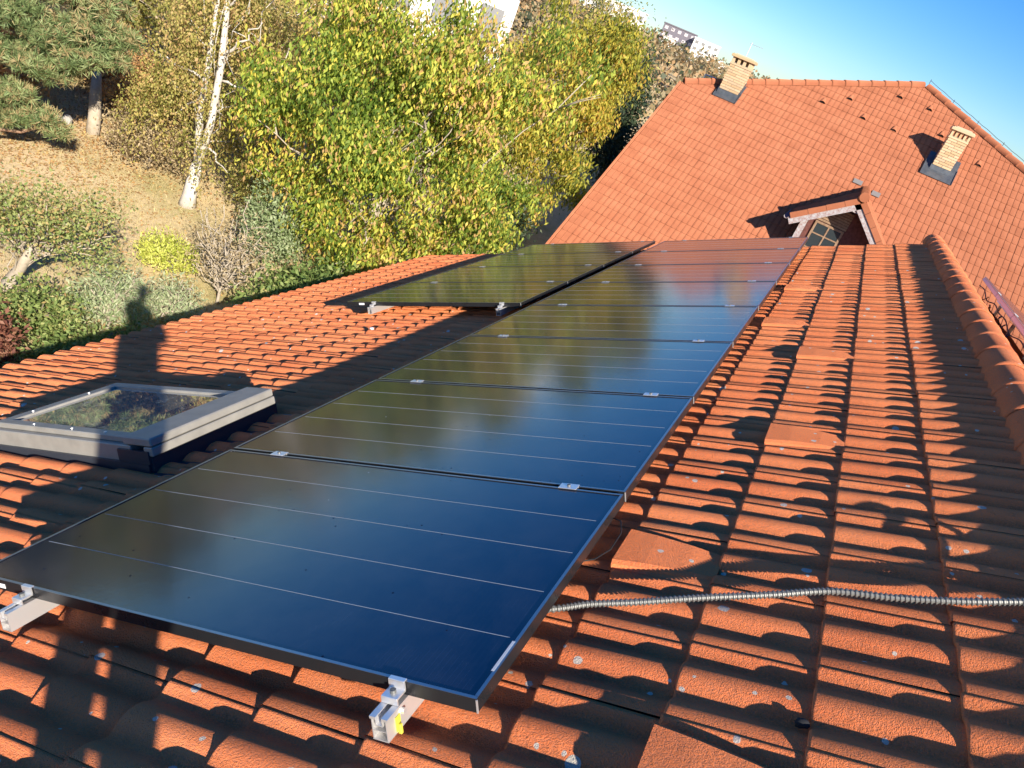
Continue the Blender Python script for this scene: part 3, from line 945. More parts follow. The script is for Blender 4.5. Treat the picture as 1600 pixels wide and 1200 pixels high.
for j in range(0, 39):
    s = -4.6 + CG * j
    for i in range(0, 56):
        x = -5.42 + CW * i
        cs = [inside(x + a, s + b) for a in (0, CW) for b in (0, CG)]
        if max(cs) < -0.02: continue
        (full if min(cs) > 0.0 else cut).append((x, s))
def dist2(p): 
    q = mp_(p[0] + 0.15, p[1] + 0.15); d = q - CAM; z = d.dot(cf); X = 800 + 1194*d.dot(cr)/z; Y = 600 - 1194*d.dot(cu)/z
    vis = -5 < X < 1605 and Y < 385 + max(0, (X - 1480)) * 2.2
    return d.length + (0 if vis else 100)
full.sort(key=dist2)
fV = []; fF = []; fD = []
for i, (x, s) in enumerate(full):
    T = MF @ Matrix.Translation((x + jit.uniform(-0.002, 0.002), s + jit.uniform(-0.004, 0.004), jit.uniform(-0.002, 0.003)))
    if i < 300: ob('clay_tile', CLAY, big, T)
    else:
        k = len(fV); fV += [tuple(T @ Vector(v)) for v in cV]; fF += [tuple(q + k for q in f) for f in cF]; fD += cD
cutV = []; cutF = []; cutD = []
for x, s in cut:
    T = Matrix.Translation((x, s, 0)); k = len(cutV)
    cutV += [tuple(T @ Vector(v)) for v in cV]; cutF += [tuple(q + k for q in f) for f in cF]; cutD += cD
d = me('cut', cutV, cutF, T_FAR, True)
bm = bmesh.new(); bm.from_mesh(d)
for dv in (dn, hd):
    nn = Vector((-dv.y, dv.x, 0)); nn = nn if nn.y > 0 else -nn
    bmesh.ops.bisect_plane(bm, geom=bm.verts[:] + bm.edges[:] + bm.faces[:], plane_co=(AP[0], AP[1], 0), plane_no=nn, clear_outer=True)
bm.transform(MF); bm.verts.index_update()
k = len(fV)
fV += [tuple(v.co) for v in bm.verts]; fF += [tuple(v.index + k for v in f.verts) for f in bm.faces]; fD += [0.3] * len(bm.verts)
bm.free(); bpy.data.meshes.remove(d)
o = ob('clay_tile_field', tile_mesh('clay_tile_field', fV, fF, fD, T_FAR, len(cV)), big); o['kind'] = 'stuff'
# body of the house
mb = MB()
P3 = [mp_(x, s, -0.03) for x, s in POLY]
A3, L3, R3 = P3[3], P3[4], P3[2]
Ab = A3 + Vector((0, 7, 0)); Lb = Vector((L3.x, A3.y + 9, L3.z - 1.5)); Rb = Vector((R3.x, A3.y + 9, R3.z - 0.5))
Vb = P3 + [Ab, Lb, Rb]
Fb = [(0, 1, 2, 3, 4), (3, 5, 6, 4), (3, 2, 7, 5)]
mb.add(Vb, Fb)
mb.build('roof_deck', mat('dark_underlay', (0.12, 0.05, 0.03), 0.9)[0], big)
mb = MB()
zb = -5.6
w0, w1, w2_, w3_ = Vector((-5.2, P3[0].y + 0.5, 0)), Vector((R3.x - 0.2, P3[0].y + 0.5, 0)), Vector((R3.x - 0.2, A3.y + 6, 0)), Vector((-5.2, A3.y + 6, 0))
ring = [w0, w1, w2_, w3_]
tops = [P3[0].z + 0.25, P3[0].z + 0.25, R3.z - 0.9, L3.z - 1.9]
Vw = [(p.x, p.y, zb) for p in ring] + [(p.x, p.y, t) for p, t in zip(ring, tops)]
mb.add(Vw, [(0, 1, 5, 4), (1, 2, 6, 5), (2, 3, 7, 6)])
# verge-side wall follows the roof
vy = [P3[0].y + 0.5, L3.y - 0.1, A3.y + 6]
mb.add([(-5.2, vy[0], zb), (-5.2, vy[1], zb), (-5.2, vy[2], zb), (-5.2, vy[2], L3.z - 1.9), (-5.2, vy[1], L3.z - 0.12), (-5.2, vy[0], P3[0].z + 0.22)], [(0, 5, 4, 1), (1, 4, 3, 2)])
mb.build('wall', PLAST, big)
mb = MB(); mb.box(-5.50, -5.44, -4.62, 3.5, -0.14, 0.03, T=MF); mb.build('verge_board', T_FAR, big)
# hip and ridge tiles
CAP2 = cap_mesh(0.43, 0.120, 0.112, 'hip_tile', T_FAR, 0.005, 12, 1.15, 0.010)
def caps(p0, p1, step=0.395):
    p0, p1 = Vector(p0), Vector(p1); dv = (p1 - p0).normalized(); L = (p1 - p0).length
    up = Vector((0, 0, 1)); xa = dv.cross(up).normalized(); za = xa.cross(dv)
    t = 0
    while t < L - 0.1:
        T = Matrix.Identity(4)
        for i in range(3): T[i][0], T[i][1], T[i][2], T[i][3] = xa[i], dv[i], za[i], (p0 + dv * t)[i]
        ob('hip_tile', CAP2, big, T @ Matrix.Rotation(R(-1), 4, 'X'))
        t += step
caps(mp_(VL[0] - 0.05, VL[1], 0.0), mp_(AP[0], AP[1], 0.0))
caps(mp_(RE[0], RE[1], 0.0), mp_(AP[0] + 0.08, AP[1], 0.0))
# lightning conductor on the right hip
mb = MB()
pa, pb = mp_(AP[0] + 0.1, AP[1] + 0.02, 0.0) + Vector((0, 0, 0.17)), mp_(*RE, 0.0) + Vector((0, 0, 0.17))
mb.tube([pa.lerp(pb, t) - Vector((0, 0, 0.015 * math.sin(t * 60) ** 2)) for t in np.linspace(0, 1, 60)], 0.007, 5)
for k in range(12):
    q = pa.lerp(pb, k / 11.5); mb.tube([q - Vector((0, 0, 0.10)), q + Vector((0, 0, 0.03))], 0.009, 5)
mb.build('lightning_conductor', LEAD, big)
# small hooded vents among the tiles
def vent_mesh():
    mb = MB(); n = 8; V = []; F = []
    for y, sc in ((0.0, 1.0), (0.26, 0.35)):
        for j in range(n + 1):
            a = PI * j / n
            V.append((0.085 * sc * math.cos(a), y, 0.075 * sc * math.sin(a) + 0.008))
    for j in range(n): F.append((j, j + 1, n + 2 + j, n + 1 + j))
    F.append(tuple(range(n, -1, -1)))
    mb.add(V, F[:-1], 0); mb.add([(v[0]*0.9, v[1] + 0.012, v[2]*0.9) for v in V[:n+1]], [tuple(range(n, -1, -1))], 1)
    return mb.mesh('vent_hood', [T_FAR, DARK], False)
VM = vent_mesh()
for x, s in ((-1.70, 5.04), (-1.09, 5.64), (0.10, 6.58), (0.98, 6.55), (-0.50, 5.07), (0.39, 5.09), (1.58, 5.66), (2.78, 5.09)):
    ob('vent_hood', VM, big, MF @ Matrix.Translation((x, s, 0.012)))


def chimney(x0, wd, y0, z0, h, dp, courses, npost, flash_s, fa=0.42):
    """x0 left, y0 front face, z0 height where the front face leaves the roof"""
    root = empty('chimney', None, big, Matrix.Translation((x0, y0, z0)))
    T = Matrix.Translation((x0, y0, z0))
    core = MB(); core.box(0.012, wd - 0.012, 0.012, dp - 0.012, -0.5, h * 0.80); core.build('core', MORT, root, T)
    ch = (h * 0.74 - 0.16) / courses
    bl = MB(); lw = wd / 2
    bl.box(0.004, lw - 0.004, 0, 0.10, 0.004, ch - 0.005, bev=0.004); BF = bl.mesh('brick', BRICK)
    bl = MB(); dd = dp / 2
    bl.box(0, 0.10, 0.104, dd - 0.004, 0.004, ch - 0.005, bev=0.004); BS = bl.mesh('brick', BRICK)
    bl = MB(); bl.box(0, 0.10, 0.004, dd - 0.106, 0.004, ch - 0.005, bev=0.004); BS2 = bl.mesh('brick', BRICK)
    for c in range(courses):
        z = 0.16 + ch * c
        off = 0.0 if c % 2 == 0 else 0.5
        segs = [(0, 1), (1, 2)] if c % 2 == 0 else [(0, 0.5), (0.5, 1.5), (1.5, 2)]
        for a, b in segs:
            sc = (b - a)
            for yb in (0, dp - 0.10):
                ob('brick', BF, root, T @ Matrix.Translation((a * lw + jit.uniform(0, 0.003), yb + jit.uniform(-0.002, 0.002), z)) @ Matrix.Diagonal((sc, 1, 1, 1)))
        for xb in (0, wd - 0.10):
            ob('brick', BS, root, T @ Matrix.Translation((xb, 0, z)))
            ob('brick', BS2, root, T @ Matrix.Translation((xb, dd, z)))
    zp = 0.16 + ch * courses
    st = MB(); st.box(-0.012, wd + 0.012, -0.012, dp + 0.012, zp + 0.002, zp + 0.05, bev=0.004); st.build('string_course', BRICK, root, T)
    pz = h * 0.13
    po = MB(); pw = wd / (npost * 2 - 1)
    po.box(0, pw, 0, 0.09, 0, pz, bev=0.003); PO = po.mesh('vent_post', BRICK)
    for k in range(npost):
        for yb in (0, dp - 0.09): ob('vent_post', PO, root, T @ Matrix.Translation((2 * k * pw, yb, zp + 0.051)))
    for k in (1,):
        for xb in (0, wd - pw): ob('vent_post', PO, root, T @ Matrix.Translation((xb, dp / 2 - 0.045, zp + 0.051)))
    zz = zp + 0.052 + pz
    cp = MB(); cp.box(-0.055, wd + 0.055, -0.055, dp + 0.055, zz, zz + 0.07, bev=0.006); cp.build('cap_slab', BRICK, root, T)
    cp = MB(); cp.box(-0.03, wd + 0.03, -0.03, dp + 0.03, zz + 0.071, h - 0.03, bev=0.02); cp.box(0.04, wd - 0.04, 0.04, dp - 0.04, h - 0.028, h + 0.01, bev=0.015); cp.build('cap', CONC, root, T)
    fl = MB()
    fl.box(-0.012, wd + 0.012, -0.014, -0.001, -0.42, 0.158)
    for xa, xb in ((-0.014, -0.001), (wd + 0.001, wd + 0.014)):
        q = math.tan(PH)
        fl.add([(x, y, z) for x in (xa, xb) for y, z in ((-0.013, -0.3), (dp, -0.05), (dp, 0.19 + dp * q), (-0.013, 0.158))], [(0, 1, 2, 3), (7, 6, 5, 4), (0, 4, 5, 1), (1, 5, 6, 2), (2, 6, 7, 3), (3, 7, 4, 0)])
    fl.build('flashing_collar', LEAD, root, T)
    # apron lying on the tiles
    s0 = (y0 - O2.y) * math.cos(PH) + (z0 - O2.z) * math.sin(PH)
    ap = MB(); sp = flash_s
    ap.box(-sp, wd + sp, s0 - fa, s0 + 0.03, 0.036, 0.046, T=MF @ Matrix.Translation((x0, 0, 0)))
    ap.box(-sp, -0.016, s0 + 0.031, s0 + dp / math.cos(PH) + 0.1, 0.036, 0.046, T=MF @ Matrix.Translation((x0, 0, 0)))
    ap.box(wd + 0.016, wd + sp, s0 + 0.031, s0 + dp / math.cos(PH) + 0.1, 0.036, 0.046, T=MF @ Matrix.Translation((x0, 0, 0)))
    ap.box(-sp - 0.012, -sp, s0 - fa, s0 + 0.3, 0.030, 0.075, T=MF @ Matrix.Translation((x0, 0, 0)))
    ap.box(wd + sp, wd + sp + 0.012, s0 - fa, s0 + 0.3, 0.030, 0.075, T=MF @ Matrix.Translation((x0, 0, 0)))
    ap.build('apron', LEAD, root)
    return zz


chimney(-4.40, 0.58, 22.56, 0.78, 1.14, 0.50, 10, 4, 0.05, 0.16)
chimney(1.69, 0.50, 23.00, 1.09, 1.22, 0.50, 11, 5, 0.17, 0.30)

# aerial on the left chimney
def aerial(base, h, name, label, rows, k=1.0):
    mb = MB(); b = Vector(base)
    mb.tube([b, b + Vector((0, 0, h))], 0.010 * k, 6)
    mb.tube([b + Vector((-0.06, 0, h * 0.9)), b + Vector((0.34, 0.0, h * 0.9))], 0.006 * k, 5)
    for q in range(rows):
        x = -0.03 + 0.34 * q / max(1, rows - 1)
        mb.tube([b + Vector((x, -0.14, h * 0.9)), b + Vector((x, 0.14, h * 0.9))], 0.004 * k, 4)
    return tag(mb.build(name, ALUD), label, 'aerial')
aerial((-4.12, 22.8, 1.90), 0.42, 'tv_aerial', 'small aerial on top of the left brick chimney', 5)
mb = MB(); mb.tube([(5.05, 26.5, 0.2), (5.3, 26.5, 2.75)], 0.016, 6); mb.tube([(5.28, 26.35, 2.6), (5.28, 26.65, 2.6)], 0.008, 5); mb.tube([(5.1, 26.5, 2.3), (5.42, 26.5, 2.3)], 0.010, 5); mb.box(5.25, 5.33, 26.46, 26.54, 2.45, 2.75)
tag(mb.build('antenna_mast', ALUD), 'slim pale antenna mast rising behind the right hip of the big roof', 'antenna')
# white satellite dish and rail behind the left end of the ridge
mb = MB()
mb.tube([(-5.2, 23.9, 0.1), (-5.2, 23.9, 1.12)], 0.02, 6); mb.tube([(-5.2, 23.9, 1.10), (-4.35, 23.9, 1.12)], 0.02, 6); mb.tube([(-4.35, 23.9, 1.10), (-4.35, 23.9, 0.6)], 0.02, 6)
tag(mb.build('roof_rail', ALU), 'pale metal rail standing behind the ridge left of the left chimney', 'rail')

# dormer
dm = empty('dormer', None, big, Matrix.Translation((0.53, 18.5, -1.6)))
yd, zr, xr = 18.5, 0.055, 0.53
SLL, SLR = R(37), R(41)
def dormer_side(sgn, sl, ln, depth, y_start, ntile):
    """roof slope of the dormer: local x down the slope, y back"""
    T = Matrix.Translation((xr, y_start, zr)) @ (Matrix.Rotation(sl, 4, 'Y') if sgn > 0 else Matrix.Rotation(PI, 4, 'Z') @ Matrix.Rotation(sl, 4, 'Y'))
    return T
# left slope
lx = Vector((-math.cos(SLL), 0, -math.sin(SLL))); ln_ = Vector((-math.sin(SLL), 0, math.cos(SLL)))
rx = Vector((math.cos(SLR), 0, -math.sin(SLR))); rn_ = Vector((math.sin(SLR), 0, math.cos(SLR)))
def slab(p0, ax, nn, L, ya, yb, t0, t1, mt, name, u_start=0.0):
    P = Vector(p0); V = []
    for y in (ya, yb):
        for a, b in ((u_start, t0), (L, t0), (L, t1), (u_start, t1)):
            q = P + ax * a + nn * b; V.append((q.x, y, q.z))
    F = [(0, 1, 2, 3), (7, 6, 5, 4), (0, 4, 5, 1), (1, 5, 6, 2), (2, 6, 7, 3), (3, 7, 4, 0)]
    mb = MB(); mb.add(V, F); return mb.build(name, mt, dm)
LLN, RLN = 1.62, 1.75
slab((xr, 0, zr), lx, ln_, LLN - 0.05, yd + 0.04, 22.6, -0.07, -0.02, WOODD, 'roof_deck')
slab((xr, 0, zr), rx, rn_, RLN - 0.05, yd + 0.04, 22.6, -0.07, -0.02, WOODD, 'roof_deck')
# tiles on both dormer slopes
def dtile(ax, nn, y, a0, a1, lift, wdt=0.285):
    mb = MB(); V = []
    prof_ = [(0, 0.012), (0.02, 0.014), (0.03, 0.002), (wdt / 2 - 0.012, 0.004), (wdt / 2, 0.013), (wdt / 2 + 0.012, 0.004), (wdt - 0.01, 0.002), (wdt, 0.012)]
    P = Vector((xr, 0, zr))
    for a, dz in ((a1, -0.014), (a1, lift), (a0, 0.0)):
        for yy_, z in prof_:
            q = P + ax * a + nn * (z + dz); V.append((q.x, y + yy_, q.z))
    n = len(prof_); F = []
    for i in range(2):
        for j in range(n - 1): F.append((i*n + j, i*n + j + 1, (i+1)*n + j + 1, (i+1)*n + j))
    return V, F
for ax, nn, LL in ((lx, ln_, LLN), (rx, rn_, RLN)):
    nr = 5; ga = LL / nr
    for c in range(16):
        y = yd + 0.0 + c * 0.29
        for r_ in range(nr):
            q = Vector((xr, 0, zr)) + ax * ((r_ + 0.5) * ga)
            yp = O2.y + (q.z - O2.z) / math.tan(PH)      # where the big roof swallows the slope
            if y > yp + 0.1: continue
            V_, F_ = dtile(ax, nn, y, r_ * ga, (r_ + 1) * ga + 0.02, 0.018)
            d = me('dormer_tile', V_, F_, T_FAR)
            a = d.attributes.new('d', 'FLOAT', 'POINT'); a.data.foreach_set('value', [0.0] * len(V_))
            ob('dormer_tile', d, dm)
# verge tiles turned down over the barge board
for ax, nn, LL, nv in ((lx, ln_, LLN, 4), (rx, rn_, RLN, 5)):
    for k in range(nv):
        a0, a1 = k * LL / nv + 0.004, (k + 1) * LL / nv - 0.004
        P = Vector((xr, 0, zr)); V_ = []
        for y in (yd - 0.035, yd - 0.012):
            for a, b in ((a0, -0.10), (a1, -0.10), (a1, 0.028), (a0, 0.020)):
                q = P + ax * a + nn * b; V_.append((q.x, y, q.z))
        d = me('verge_tile', V_, [(0, 1, 2, 3), (7, 6, 5, 4), (0, 4, 5, 1), (1, 5, 6, 2), (2, 6, 7, 3), (3, 7, 4, 0)], T_FAR)
        ob('verge_tile', d, dm)
        V_ = []
        for y in (yd - 0.034, yd + 0.10):
            for a, b in ((a0, 0.015), (a1, 0.015), (a1, 0.036), (a0, 0.029)):
                q = P + ax * a + nn * b; V_.append((q.x, y, q.z))
        ob('verge_tile', me('verge_tile', V_, [(0, 1, 2, 3), (7, 6, 5, 4), (0, 4, 5, 1), (1, 5, 6, 2), (2, 6, 7, 3), (3, 7, 4, 0)], T_FAR), dm)
slab((xr, 0, zr), lx, ln_, LLN + 0.06, yd - 0.002, yd + 0.028, -0.23, -0.075, WOODG, 'barge_board')
slab((xr, 0, zr), rx, rn_, RLN + 0.06, yd - 0.002, yd + 0.028, -0.23, -0.075, WOODG, 'barge_board')
t = 0
while t < 4.6:
    ob('ridge_tile', CAP2, dm, Matrix.Translation((xr, yd - 0.06 + t, zr - 0.005)) @ Matrix.Rotation(R(-1), 4, 'X')); t += 0.39
mb = MB(); mb.tube([(xr, yd - 0.075, zr + 0.03), (xr, yd - 0.04, zr + 0.03)], 0.11, 16); mb.build('ridge_end_disc', T_FAR, dm)
mb = MB(); mb.box(xr - 0.07, xr + 0.07, yd + 0.03, yd + 0.55, zr - 0.36, zr - 0.2); mb.build('purlin', WOODG, dm)
# lead pieces at the ridge end
SOAK = mat('weathered_lead', (0.22, 0.20, 0.19), 0.7, 0.1)[0]
mb = MB(); s_ = 2.70
mb.box(0.12, 0.36, s_ - 0.20, s_ - 0.03, 0.036, 0.044, T=MF); mb.build('lead_soaker', SOAK, dm); mb = MB(); mb.box(0.68, 0.90, s_ - 0.36, s_ - 0.18, 0.036, 0.044, T=MF); mb.build('lead_soaker', SOAK, dm)
# front wall, boards, window
yw = 19.05; dz = -0.105
mb = MB(); V_ = [(-0.33, yw, -3.2), (1.45, yw, -3.2), (1.45, yw, -0.75 + dz), (0.53, yw, -0.06 + dz), (-0.33, yw, -0.62 + dz)]
mb.add(V_ + [(a, yw + 0.12, c) for a, b, c in V_], [(0, 1, 2, 3, 4), (9, 8, 7, 6, 5)] + [(i, i + 5, (i + 1) % 5 + 5, (i + 1) % 5) for i in range(5)])
mb.build('front_wall', WOODD, dm)
for k in range(7):
    z0 = -0.72 + dz + k * 0.062
    xa = max(-0.30, 0.53 - (-0.06 + dz - z0) / 0.75 + 0.03); xb = 0.56
    if xb - xa < 0.1: continue
    bd = MB(); bd.box(xa, xb, yw - 0.022, yw - 0.002, z0, z0 + 0.052, bev=0.004); bd.build('board', WOODB, dm)
wx0, wx1, wz0, wz1 = -0.17, 0.54, -1.65 + dz, -0.74 + dz
mb = MB()
for q in ((wx0, wx1, wz1 - 0.05, wz1), (wx0, wx0 + 0.05, wz0, wz1 - 0.05), (wx1 - 0.05, wx1, wz0, wz1 - 0.05), ((wx0+wx1)/2 - 0.018, (wx0+wx1)/2 + 0.018, wz0, wz1 - 0.05), (wx0 + 0.05, (wx0+wx1)/2 - 0.018, (-1.05 + dz), (-1.02 + dz)), ((wx0+wx1)/2 + 0.018, wx1 - 0.05, (-1.05 + dz), (-1.02 + dz)), (wx0 + 0.05, wx1 - 0.05, (-1.42 + dz), (-1.39 + dz))):
    mb.box(q[0], q[1], yw - 0.045, yw - 0.003, q[2], q[3])
mb.build('window_frame', WOODB, dm)
PANE, _, _ = mat('old_pane', (0.03, 0.04, 0.045), 0.08, 0, 0.8)
for xa, xb in ((wx0 + 0.051, (wx0+wx1)/2 - 0.019), ((wx0+wx1)/2 + 0.019, wx1 - 0.051)):
    for za, zb_ in (((-1.019 + dz), wz1 - 0.051), ((-1.389 + dz), (-1.051 + dz)), (wz0, (-1.421 + dz))):
        p_b = MB(); p_b.box(xa, xb, yw - 0.03, yw - 0.024, za, zb_); p_b.build('pane', PANE, dm)
# dormer cheeks
mb = MB(); mb.box(-0.33, -0.27, yw + 0.13, 21.0, -3.2, -0.66 + dz); mb.box(1.39, 1.45, yw + 0.13, 21.0, -3.2, -0.78 + dz); mb.build('cheek', WOODD, dm)
mb = MB(); mb.box(-0.47, -0.335, yd + 0.15, yw + 0.1, -1.6, -0.92); mb.build('corner_post', WOODG, dm)
# gutter stub at the left eaves
gp = Vector((xr, 0, zr)) + lx * (LLN + 0.06) + ln_ * (-0.04)
mb = MB(); mb.prism([(0.058 * math.cos(a), 0.058 * math.sin(a)) for a in np.linspace(PI, 2*PI, 9)] + [(0.05 * math.cos(a), 0.05 * math.sin(a)) for a in np.linspace(2*PI, PI, 9)], yd - 0.02, 20.2, T=Matrix.Translation((gp.x - 0.03, 0, gp.z)))
mb.build('gutter', WOODG, dm)

# ------------------------------------------------------------------ vegetation tools
def leaves(P, size, droop=0.6, aspect=0.42, up=0.2, jitter=0.25, rng=RNG, outward=None):
    """rhombus leaves at points P (n,3)"""
    n = len(P)
    d = rng.normal(size=(n, 3)); d /= np.linalg.norm(d, axis=1)[:, None]
    d[:, 2] -= droop * 1.6
    d /= np.linalg.norm(d, axis=1)[:, None]
    q = rng.normal(size=(n, 3))
    if outward is not None: q += outward * 1.2
    q[:, 2] += up
    s = np.cross(d, q); s /= np.linalg.norm(s, axis=1)[:, None] + 1e-9
    L = size * (1 + jitter * rng.normal(size=n)).clip(0.4, 1.8)
    d = d * L[:, None]; s = s * (L * aspect / 2)[:, None]
    V = np.stack([P, P + d * 0.42 + s, P + d, P + d * 0.42 - s], axis=1)
    return V


def cvar(P, base, spread, sc, rng=RNG, seed=0):
    """colour value per leaf: clumps + individual"""
    ph = np.random.default_rng(seed).uniform(0, 6, 6)
    c = (np.sin(P[:, 0] * sc + ph[0]) * np.sin(P[:, 1] * sc * 1.1 + ph[1]) + np.sin(P[:, 2] * sc * 1.3 + ph[2] + P[:, 0] * sc * 0.5)) * 0.5
    return np.clip(base + spread * 0.5 * c + spread * 0.55 * rng.normal(size=len(P)), 0, 1)


def lobes_points(lobes, n, shell=0.55, rng=RNG):
    vol = np.array([l[3] * l[4] * l[5] for l in lobes]) ** 0.8
    w_ = vol / vol.sum()
    out = []; nor = []
    for l, f in zip(lobes, w_):
        k = int(n * f)
        d = rng.normal(size=(k, 3)); d /= np.linalg.norm(d, axis=1)[:, None]
        r = (shell + (1 - shell) * rng.random(k)) ** 0.8
        wob = 1 + 0.14 * np.sin(d[:, 0] * 5 + l[0]) * np.sin(d[:, 1] * 6 + l[1]) + 0.08 * np.sin(d[:, 2] * 9)
        out.append(np.array(l[:3]) + d * (r * wob)[:, None] * np.array(l[3:6])); nor.append(d)
    return np.concatenate(out), np.concatenate(nor)


def limb(mb, a, b, r0, r1, n=6, wob=0.12, seed=0, seg=7):
    rr = random.Random(seed); a = Vector(a); b = Vector(b); L = (b - a).length
    P = []; R_ = []
    for i in range(seg + 1):
        t = i / seg
        p = a.lerp(b, t) + Vector((rr.uniform(-1, 1), rr.uniform(-1, 1), rr.uniform(-.5, .5))) * (wob * L * 0.25 * math.sin(PI * t))
        P.append(p); R_.append(r0 + (r1 - r0) * t)
    mb.tube(P, R_, n)
    return P


def tree(name, base, lobes, nclus, per, lsize, lmat, bmat, label, group=None, trunk_r=0.16, fork=0.45, nlimb=26, droop=0.6, spread=0.16, cb=0.45, cs=0.4, shell=0.45, aspect=0.42, seed=1, cat='tree', strand=0.0, sc=1.1):
    rng = np.random.default_rng(seed)
    bx, by = base; bz = ground_z(bx, by) - 0.05
    root = empty(name, (bx, by, bz))
    tag(root, label, cat, group)
    Pc, Nc = lobes_points(lobes, nclus, shell, rng)
    # trunk and limbs
    mb = MB(); rr = random.Random(seed)
    cen = np.mean([l[:3] for l in lobes], axis=0)
    top = Vector((bx + (cen[0] - bx) * 0.6, by + (cen[1] - by) * 0.6, bz + (cen[2] - bz) * fork * 2))
    if trunk_r > 0:
        mb.tube([Vector((bx, by, bz)), Vector((bx, by, bz + 0.15)), Vector((bx, by, bz)).lerp(top, 0.5), top], [trunk_r * 1.5, trunk_r * 1.1, trunk_r * 0.9, trunk_r * 0.6], 9)
    idx = rng.choice(len(Pc), min(nlimb, len(Pc)), replace=False)
    tw = []
    for q, i in enumerate(idx):
        t = rr.uniform(0.25, 1.0)
        st = Vector((bx, by, bz)).lerp(top, t)
        en = Vector(Pc[i])
        pth = limb(mb, st, en, max(trunk_r * 0.2, 0.010) * rr.uniform(0.6, 1), 0.008, 5, 0.35, seed * 77 + q)
        for k in range(3):
            s0 = pth[rr.randint(2, 6)]
            e = s0 + Vector((rr.uniform(-1, 1), rr.uniform(-1, 1), rr.uniform(-0.4, 0.8))) * (0.10 * (en - st).length + 0.15)
            mb.tube([s0, s0.lerp(e, 0.5) + Vector((0, 0, 0.03)), e], [0.012 + trunk_r * 0.05, 0.008, 0.003], 4)
    mb.build('trunk', bmat, root, smooth=True)
    # leaves
    if strand:
        k = len(Pc)
        tt = rng.random((k, per)); L_ = strand * (0.4 + 0.9 * rng.random(k))
        sway = rng.normal(size=(k, 1, 3)) * 0.06
        off = np.zeros((k, per, 3)); off[..., 2] = -tt * L_[:, None]
        off += sway * tt[..., None] * 3 + rng.normal(size=(k, per, 3)) * spread
        P = (Pc[:, None, :] + off).reshape(-1, 3); Nn = np.repeat(Nc, per, axis=0)
    else:
        P = (Pc[:, None, :] + rng.normal(size=(len(Pc), per, 3)) * spread).reshape(-1, 3); Nn = np.repeat(Nc, per, axis=0)
    clus = np.repeat(rng.normal(size=len(Pc)) * cs * 0.35, per)
    vv = np.clip(cvar(P, cb, cs * 0.75, sc, rng, seed) + clus, 0, 1)
    V_ = leaves(P, lsize, droop, aspect, 0.3, 0.25, rng, Nn)
    ob('crown', quads('crown', V_, lmat, vv), root)
    return root


# ---- walnut trees (large, near)
def L3(pts, r, fz=0.85, n=7, seed=1):
    rr = random.Random(seed); out = []
    for (x, y, z, k) in pts:
        for q in range(n):
            d = Vector((rr.gauss(0, 1), rr.gauss(0, 1), rr.gauss(0, 1))).normalized() * (r * k * rr.uniform(0.45, 0.85))
            q_ = r * k * rr.uniform(0.26, 0.42)
            out.append((x + d.x, y + d.y, z + d.z * fz, q_, q_, q_ * 0.8))
    return out
tree('walnut_tree', (-7.6, 11.4), L3([(-8.7, 10.4, -1.2, 0.95), (-7.9, 11.0, -0.6, 1.0), (-6.8, 11.7, -0.5, 1.0), (-8.8, 10.3, -2.4, 0.95), (-7.9, 10.9, -1.9, 1.1), (-6.8, 11.6, -1.5, 1.1), (-5.9, 12.2, -0.9, 0.95), (-8.3, 10.6, -3.6, 0.9), (-7.3, 11.2, -3.2, 1.05), (-6.2, 11.9, -2.8, 0.95), (-5.4, 12.4, -2.3, 0.75), (-6.3, 12.4, -0.1, 0.9), (-8.6, 10.9, 0.0, 0.8), (-7.6, 11.4, -0.45, 0.85), (-5.5, 12.9, 0.2, 0.8), (-6.4, 12.0, -1.2, 0.8), (-6.0, 12.6, -1.9, 0.7), (-9.2, 10.2, -1.8, 0.7), (-6.7, 11.5, -3.6, 0.8), (-5.6, 12.2, -3.1, 0.7), (-7.6, 11.0, -4.0, 0.8), (-6.2, 12.0, -4.0, 0.8)], 1.35),
     2300, 34, 0.098, L_WALNUT, B_PALE, 'large yellow-green walnut tree just behind the eaves, left of the big roof', 'walnut trees behind the eaves', 0.15, 0.42, 34, 0.85, 0.14, 0.43, 1.0, 0.45, 0.40, 3)
tree('walnut_tree', (-7.6, 19.0), L3([(-8.0, 18.3, 0.3, 1.0), (-7.0, 18.7, 0.5, 0.95), (-6.6, 19.2, 0.6, 0.75), (-8.0, 18.3, -0.9, 1.05), (-7.0, 18.8, -0.5, 0.95), (-6.9, 19.2, -0.4, 0.8), (-7.4, 18.5, -2.0, 0.95), (-7.0, 18.9, -2.3, 0.7), (-8.6, 18.2, -2.2, 0.9), (-6.5, 18.6, -2.7, 0.55), (-6.8, 18.0, -3.3, 0.6)], 1.45),
     1500, 30, 0.108, L_WALNUT2, B_PALE, 'olive-gold tree right behind the left slope of the big roof', 'walnut trees behind the eaves', 0.15, 0.42, 50, 0.85, 0.15, 0.55, 0.6, 0.4, 0.38, 4)
# ---- birches
tree('birch_tree', (-11.15, 10.64), [(-12.0, 10.9, -1.8, 0.9, 0.8, 1.3), (-11.5, 11.4, -0.6, 1.1, 0.9, 1.1), (-10.8, 11.9, -1.4, 0.9, 0.8, 1.5), (-11.0, 11.6, -2.9, 0.8, 0.7, 1.0), (-12.2, 10.4, -2.7, 0.8, 0.6, 0.8), (-11.2, 10.2, -1.7, 0.8, 0.4, 0.7), (-11.3, 10.1, -0.7, 0.9, 0.4, 0.6), (-10.9, 10.4, -3.1, 0.6, 0.3, 0.5), (-11.5, 11.2, -0.2, 1.0, 0.9, 0.7), (-10.4, 12.0, -2.9, 0.6, 0.6, 1.0)],
     900, 36, 0.055, L_BIRCH, B_BIRCH, 'weeping birch with thin olive leaves around the pale twin trunk', 'birches on the lawn', 0.0, 0.5, 12, 0.8, 0.05, 0.5, 0.5, 0.25, 0.62, 5, strand=0.95)
